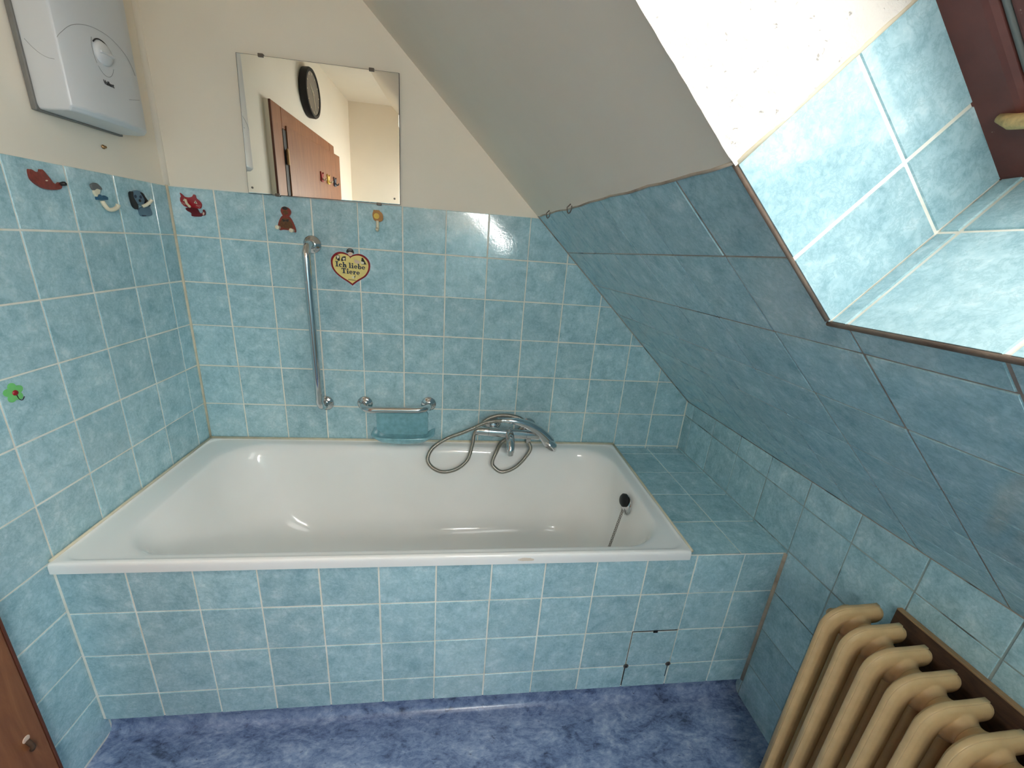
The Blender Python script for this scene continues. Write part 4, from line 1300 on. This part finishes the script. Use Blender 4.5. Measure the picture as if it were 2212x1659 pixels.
for kx_, ky_ in ((1778, 690), (2010, 725)):
    a = P2([(kx_, ky_)], k, *c0)[0]
    bm = bmesh.new(); lathe_bm(bm, F[0] + X * a[0] + Z * a[1] - Y * .001, -Y, [(0, .0058), (.016, .0062), (.019, .0068), (.020, .005), (.020, 0)], 20)
    o = from_bm('foot_knob', bm, M['cream']); auto_smooth(o, 40); under(t, o)

# small yellow animal with a pale tag-shaped hook
F = FBk(0.665, 1.532)
t = empty('figure_hook', F[0]); tag(t, 'small yellow animal head stick-on hook with a pale strip below the mirror', 'hook')
k2 = 0.000425; c0 = (1240, 1430)
o = plate('head', P2(smooth2d([(1200, 1395), (1205, 1365), (1225, 1350), (1250, 1352), (1278, 1375), (1282, 1415), (1262, 1435), (1215, 1430)], 4), k2, *c0), F, .005, M['orange']); bevel(o, .0012, 2); under(t, o)
under(t, plate('face', P2(ell(1232, 1395, 22, 22), k2, *c0), F, .0008, M['yellow'], w0=.005))
for ex in (1215, 1250): under(t, plate('ear', P2(ell(ex, 1356, 8, 7), k2, *c0), F, .0045, M['orange']))
under(t, plate('collar', P2([(1222, 1428), (1260, 1428), (1258, 1440), (1224, 1440)], k2, *c0), F, .0035, M['deep_blue']))
hook_tube('hook', [(-.0008, .000, .003), (-.0008, -.012, .004), (-.0008, -.026, .005), (-.0005, -.031, .012), (-.0003, -.027, .020)], F, .0052, M['cream'], t)

# brown dog head on the left wall
F = FLf(-.424, 1.545)
t = empty('dog_hook', F[0]); tag(t, 'reddish brown dog head stick-on hook, leftmost in the top tile row of the left wall', 'hook')
def PL(pts, cx, cy, sl=.19, ky=.00115, kz=.00098): return [((x - cx) * ky, -((y - cy) - sl * (x - cx)) * kz) for x, y in pts]
c0 = (95, 386)
dk = 1 / 3.318
o = plate('head', PL(smooth2d([(x * dk, y * dk) for x, y in [(208, 1262), (207, 1225), (213, 1200), (228, 1203), (246, 1216), (268, 1222), (284, 1216), (288, 1203), (302, 1204), (322, 1236), (342, 1270), (356, 1298), (382, 1310), (404, 1296), (418, 1306), (414, 1330), (394, 1346), (340, 1348), (285, 1338), (245, 1312), (220, 1285)]], 4), *c0), F, .006, M['brownred']); bevel(o, .002, 3); under(t, o)
under(t, plate('eye', PL(ell(308 * dk, 1280 * dk, 2.6, 1.3), *c0), F, .0004, M['cream'], w0=.006))
na = PL([(409 * dk, 1310 * dk)], *c0)[0]
bm = bmesh.new(); lathe_bm(bm, F[0] + Y * na[0] + Z * na[1] + X * .005, Vector((1, .4, .3)), [(0, .0042), (.006, .0050), (.010, .0042), (.012, 0)], 14)
o = from_bm('hook_nose', bm, M['black_print']); auto_smooth(o, 60); under(t, o)

# white hook with grey cap and blue bow
F = FLf(-.276, 1.522)
t = empty('figure_hook', F[0]); tag(t, 'white curved stick-on hook with a grey cap and a blue bow', 'hook')
k3 = 1 / 11.06
KYZ = (.00142, .00112)
def PM(pts, cx, cy): return PL([(x * k3, y * k3) for x, y in pts], cx * k3, cy * k3, .19, *KYZ)
c0 = (700, 620)
o = plate('cap', PM(smooth2d([(490, 300), (560, 255), (620, 255), (690, 320), (730, 400), (690, 420), (600, 390), (520, 420)], 4), *c0), F, .006, M['grey']); bevel(o, .0015, 2); under(t, o)
o = plate('face', PM(smooth2d([(525, 450), (560, 400), (640, 390), (680, 430), (640, 520), (575, 580), (535, 520)], 4), *c0), F, .0055, M['cream']); bevel(o, .0015, 2); under(t, o)
o = plate('bow', PM([(610, 520), (660, 530), (700, 600), (760, 560), (830, 610), (815, 670), (700, 660), (560, 650), (555, 600)], *c0), F, .0065, M['deep_blue']); under(t, o)
hp2 = [PM([q], *c0)[0] for q in ((670, 690), (680, 790), (730, 890), (820, 900), (900, 850), (915, 775))]
hook_tube('hook', [(a, b, .005 + .003 * i) for i, (a, b) in enumerate(hp2)], F, .0052, M['cream'], t)

# blue puppy with black ears
F = FLf(-.137, 1.520)
t = empty('dog_hook', F[0]); tag(t, 'blue puppy shaped stick-on hook with black ears on the left wall by the corner', 'hook')
c0 = (1640, 760)
KYZ = (.00182, .00132)
o = plate('body', PM(smooth2d([(1580, 870), (1700, 830), (1820, 830), (1880, 950), (1870, 1050), (1720, 1060), (1600, 1045), (1565, 960)], 4), *c0), F, .004, M['blue_grey']); bevel(o, .001, 2); under(t, o)
o = plate('head', PM(smooth2d([(1460, 560), (1490, 480), (1590, 450), (1690, 490), (1740, 600), (1730, 720), (1650, 800), (1550, 760), (1480, 660)], 4), *c0), F, .005, M['blue_grey']); bevel(o, .0012, 2); under(t, o)
for pts in ([(1410, 520), (1450, 470), (1485, 490), (1475, 600), (1540, 780), (1530, 860), (1490, 875), (1430, 800), (1410, 680)], [(1665, 505), (1720, 520), (1770, 620), (1850, 770), (1840, 830), (1790, 830), (1750, 750), (1730, 640)]):
    o = plate('ear', PM(smooth2d(pts, 4), *c0), F, .0062, M['black_print']); bevel(o, .0012, 2); under(t, o)
for ex, ey in ((1525, 585), (1650, 605)): under(t, plate('eye', PM(ell(ex, ey, 30, 38), *c0), F, .0005, M['navy'], w0=.005))
under(t, plate('nose', PM(ell(1610, 685, 24, 34), *c0), F, .0015, M['black_print'], w0=.005))
under(t, plate('feet', PM([(1600, 1015), (1700, 1035), (1720, 1055), (1610, 1045)], *c0), F, .0005, M['navy'], w0=.004))
hp2 = [PM([q], *c0)[0] for q in ((1640, 820), (1690, 790), (1750, 730), (1775, 660))]
hook_tube('hook', [(a, b, .006 + .005 * i) for i, (a, b) in enumerate(hp2)], F, .0045, M['cream'], t)

# green flower sticker with a red centre
F = FLf(-.628, 1.098)
t = empty('flower_sticker', F[0]); tag(t, 'green clover flower sticker with a red centre low on the left wall', 'sticker')
for a in (20, 92, 164, 236, 308):
    a = math.radians(a)
    o = plate('petal', ell(.0115 * math.cos(a), .0125 * math.sin(a), .0095, .0085, 20, a), F, .0014 + .0001 * math.cos(a), M['green']); under(t, o)
bm = bmesh.new(); lathe_bm(bm, F[0] + X * .001 + Y * .002 - Z * .001, X, [(0, .0062), (.002, .0055), (.0035, .003), (.004, 0)], 18)
o = from_bm('centre', bm, M['red']); auto_smooth(o, 60); o['label'] = 'red ladybird centre'; under(t, o)
hook_tube('stem', [(.003, -.006, .002), (.005, -.016, .002), (.011, -.021, .002), (.017, -.015, .002)], F, .0008, M['black_print'], t)

# heart sticker
F = FBk(0.566, 1.362)
t = empty('heart_sticker', F[0]); tag(t, 'heart shaped sticker with red border and German lettering on the back wall tiles', 'sticker')
kh = 0.0000990; c0 = (905, 910)
def PH(pts): return [((x - c0[0]) * kh, -((y - c0[1]) - .055 * (x - c0[0])) * kh) for x, y in pts]
heart = [(905, 470), (840, 400), (740, 350), (640, 322), (530, 318), (400, 360), (290, 460), (235, 570), (225, 700), (250, 850), (330, 1000), (450, 1130), (600, 1250), (780, 1370), (940, 1495), (1100, 1370), (1300, 1250), (1440, 1150), (1550, 980), (1590, 820), (1580, 680), (1520, 560), (1420, 460), (1300, 395), (1180, 378), (1060, 395), (980, 425)]
def opn(a): return [(p.x, p.y) for p in catmull([(x, y, 0) for x, y in a], 5)]
heart = opn(heart[:15]) + opn(heart[14:] + [heart[0]])[1:-1]
o = plate('heart_border', PH(heart), F, .0010, M['red']); under(t, o)
cxh, cyh = 908, 800
inner = [(cxh + (x - cxh) * .905, cyh + (y - cyh) * .885 + 8) for x, y in heart]
inner[0] = (905, 548)
o = plate('heart_field', PH(inner), F, .0003, M['paleyellow'], w0=.0010); under(t, o)
line = [(cxh + (x - cxh) * .955, cyh + (y - cyh) * .945 + 4) for x, y in heart]
bm = bmesh.new(); lp = PH(line); lp.append(lp[0])
tube_bm(bm, [F[0] + X * a + Z * b - Y * .0010 for a, b in lp], .0006, 5)
under(t, from_bm('border_line', bm, M['darkred'], smooth=True))
U2 = (X - Z * .055).normalized()
def TF(px, py):
    a = PH([(px, py)])[0]; return (F[0] + X * a[0] + Z * a[1], U2, Z, -Y)
def rc(x0, y0, x1, y1, sk=0.0): return [(x0 + sk * y0, y0), (x1 + sk * y0, y0), (x1 + sk * y1, y1), (x0 + sk * y1, y1)]
def arc_(cx, cy, rx, ry, tw, a0, a1, n=14, tin=None):
    o_ = []; i_ = []
    for k_ in range(n + 1):
        a = math.radians(a0 + (a1 - a0) * k_ / n)
        o_.append((cx + rx * math.cos(a), cy + ry * math.sin(a))); i_.append((cx + (rx - tw) * math.cos(a), cy + (ry - (tin or tw)) * math.sin(a)))
    return [[o_[j], o_[j + 1], i_[j + 1], i_[j]] for j in range(n)]
# fat slab serif letters, unit: x-height .62, cap height 1
GL = {'I': (.62, [rc(.18, 0, .44, 1), rc(.02, 0, .60, .13), rc(.02, .87, .60, 1)]),
      'T': (.92, [rc(.33, 0, .59, 1), rc(.18, 0, .74, .13), rc(.02, .84, .90, 1), rc(.02, .66, .12, 1), rc(.80, .66, .90, 1)]),
      'l': (.44, [rc(.10, 0, .34, 1), rc(.00, 0, .44, .12), rc(.00, .88, .34, 1)]),
      'i': (.44, [rc(.10, 0, .34, .62), rc(.00, 0, .44, .12), rc(.00, .51, .34, .62), ell(.22, .85, .15, .14, 16)]),
      'h': (.80, [rc(.10, 0, .33, 1), rc(.00, 0, .41, .12), rc(.00, .88, .33, 1), rc(.50, 0, .72, .40), rc(.44, 0, .80, .12)] + arc_(.50, .38, .22, .26, .22, 0, 180, tin=.14)),
      'b': (.72, [rc(.08, 0, .30, 1), rc(.00, .88, .30, 1)] + arc_(.38, .31, .32, .33, .21, -180, 180, 24, tin=.12)),
      'c': (.62, arc_(.33, .31, .32, .33, .22, 50, 318, 20, tin=.12) + [ell(.50, .47, .11, .10, 12)]),
      'e': (.66, arc_(.33, .31, .32, .33, .20, 0, 318, 20, tin=.11) + [rc(.10, .26, .64, .36)]),
      'r': (.60, [rc(.10, 0, .33, .62), rc(.00, 0, .44, .12), rc(.00, .51, .33, .62), ell(.48, .50, .13, .12, 14), rc(.30, .42, .50, .58)]),
      ' ': (.30, [])}
def fat_text(name, body, px, py, cap, parent):
    O, U, V, N = TF(px, py)
    wid = sum(GL[c_][0] + .05 for c_ in body); x_ = -wid / 2
    bm = bmesh.new(); q = 0
    for c_ in body:
        for pl_ in GL[c_][1]:
            pts_ = ccw([((x_ + a) * cap, (b - .4) * cap) for a, b in pl_]); q += 1
            d0 = .0013; d1 = .0016 + .000004 * (q % 5)
            hexa_bm(bm, [O + U * a + V * b + N * d0 for a, b in pts_], [O + U * a + V * b + N * d1 for a, b in pts_])
        x_ += GL[c_][0] + .05
    under(parent, from_bm(name, bm, M['navy']))
fat_text('lettering', 'Ich liebe', 898, 800, .0182, t)
fat_text('lettering', 'Tiere', 900, 1010, .0182, t)
bm = bmesh.new()   # line of print too small to read
for k_ in range(22):
    O, U, V, N = TF(790 + 12.5 * k_, 1275 + 1.5 * k_); hh_ = .0022 + .0010 * abs(math.sin(k_ * 2.3))
    hexa_bm(bm, [O - V * .0015 + N * .0013, O + U * .0008 - V * .0015 + N * .0013, O + U * .0008 + V * (hh_ - .0015) + N * .0013, O + V * (hh_ - .0015) + N * .0013],
            [O - V * .0015 + N * .0015, O + U * .0008 - V * .0015 + N * .0015, O + U * .0008 + V * (hh_ - .0015) + N * .0015, O + V * (hh_ - .0015) + N * .0015])
under(t, from_bm('small_print', bm, M['black_print']))
# head at the top, little black and white animals
o = plate('hair', PH(smooth2d([(780, 330), (790, 260), (850, 200), (920, 190), (990, 220), (1030, 290), (1040, 370), (980, 340), (900, 310), (830, 340)], 4)), F, .0016, M['black_print']); under(t, o)
under(t, plate('hair_shine', PH(ell(915, 240, 70, 34)), F, .0002, M['grey'], w0=.0016))
under(t, plate('face', PH(smooth2d([(835, 350), (910, 320), (985, 350), (980, 420), (910, 462), (845, 420)], 4)), F, .0019, M['pink']))
for nm, pts, mt in (('dog_print', [(400, 620), (405, 540), (420, 420), (480, 410), (540, 430), (545, 500), (530, 560), (545, 620), (470, 625), (430, 540)], 'black_print'),
                    ('dog_chest_print', [(432, 440), (530, 440), (520, 520), (455, 560)], 'cream'),
                    ('cat_print', [(590, 640), (585, 570), (625, 490), (690, 470), (750, 470), (745, 560), (740, 640), (700, 600), (640, 630)], 'black_print'),
                    ('cat_face_print', [(640, 520), (725, 520), (715, 580), (650, 600)], 'cream'),
                    ('pig_print', [(1030, 640), (1060, 560), (1110, 590), (1200, 620), (1250, 690), (1160, 715), (1080, 700)], 'pink'),
                    ('rabbit_print', [(1290, 740), (1270, 640), (1290, 590), (1300, 510), (1330, 560), (1350, 510), (1365, 590), (1400, 650), (1460, 745)], 'black_print'),
                    ('rabbit_chest_print', [(1265, 700), (1260, 620), (1310, 640), (1380, 660), (1370, 725), (1290, 728)], 'cream'),
                    ('bird_print', [(915, 1190), (960, 1160), (1000, 1150), (1030, 1200), (1010, 1250), (960, 1240)], 'cream'),
                    ('bird_tail_print', [(1010, 1180), (1065, 1105), (1040, 1200), (1015, 1255)], 'black_print')):
    under(t, plate(nm, PH(pts), F, .0003, M[mt], w0=.0013 + (.0002 if 'face' in nm or 'chest' in nm else 0)))

# three cat hooks on the door, seen in the mirror
for (dist, hz_, mt, lab) in ((.425, 1.808, 'red', 'red cat shaped hook on the brown door'), (.530, 1.808, 'yellow', 'yellow cat shaped hook on the brown door'), (.645, 1.808, 'navy', 'dark blue cat shaped hook on the brown door')):
    F = (H0 + ld * dist + ln * .0005 + Z * hz_, -ld, Z, ln)
    t = empty('cat_hook', F[0]); tag(t, lab + ', seen in the mirror', 'hook', 'cat hooks on the door')
    o = plate('cat', smooth2d([(-.018, .010), (-.021, .030), (-.010, .019), (.010, .019), (.021, .030), (.018, .010), (.016, -.004), (.022, -.022), (.0, -.028), (-.020, -.022), (-.015, -.004)], 4), F, .006, M[mt]); bevel(o, .0015, 2); under(t, o)
    hook_tube('hook', [(0, -.004, .006), (0, -.014, .012), (0, -.016, .022), (0, -.006, .028)], F, .0042, M['cream'] if mt != 'navy' else M['grey'], t)
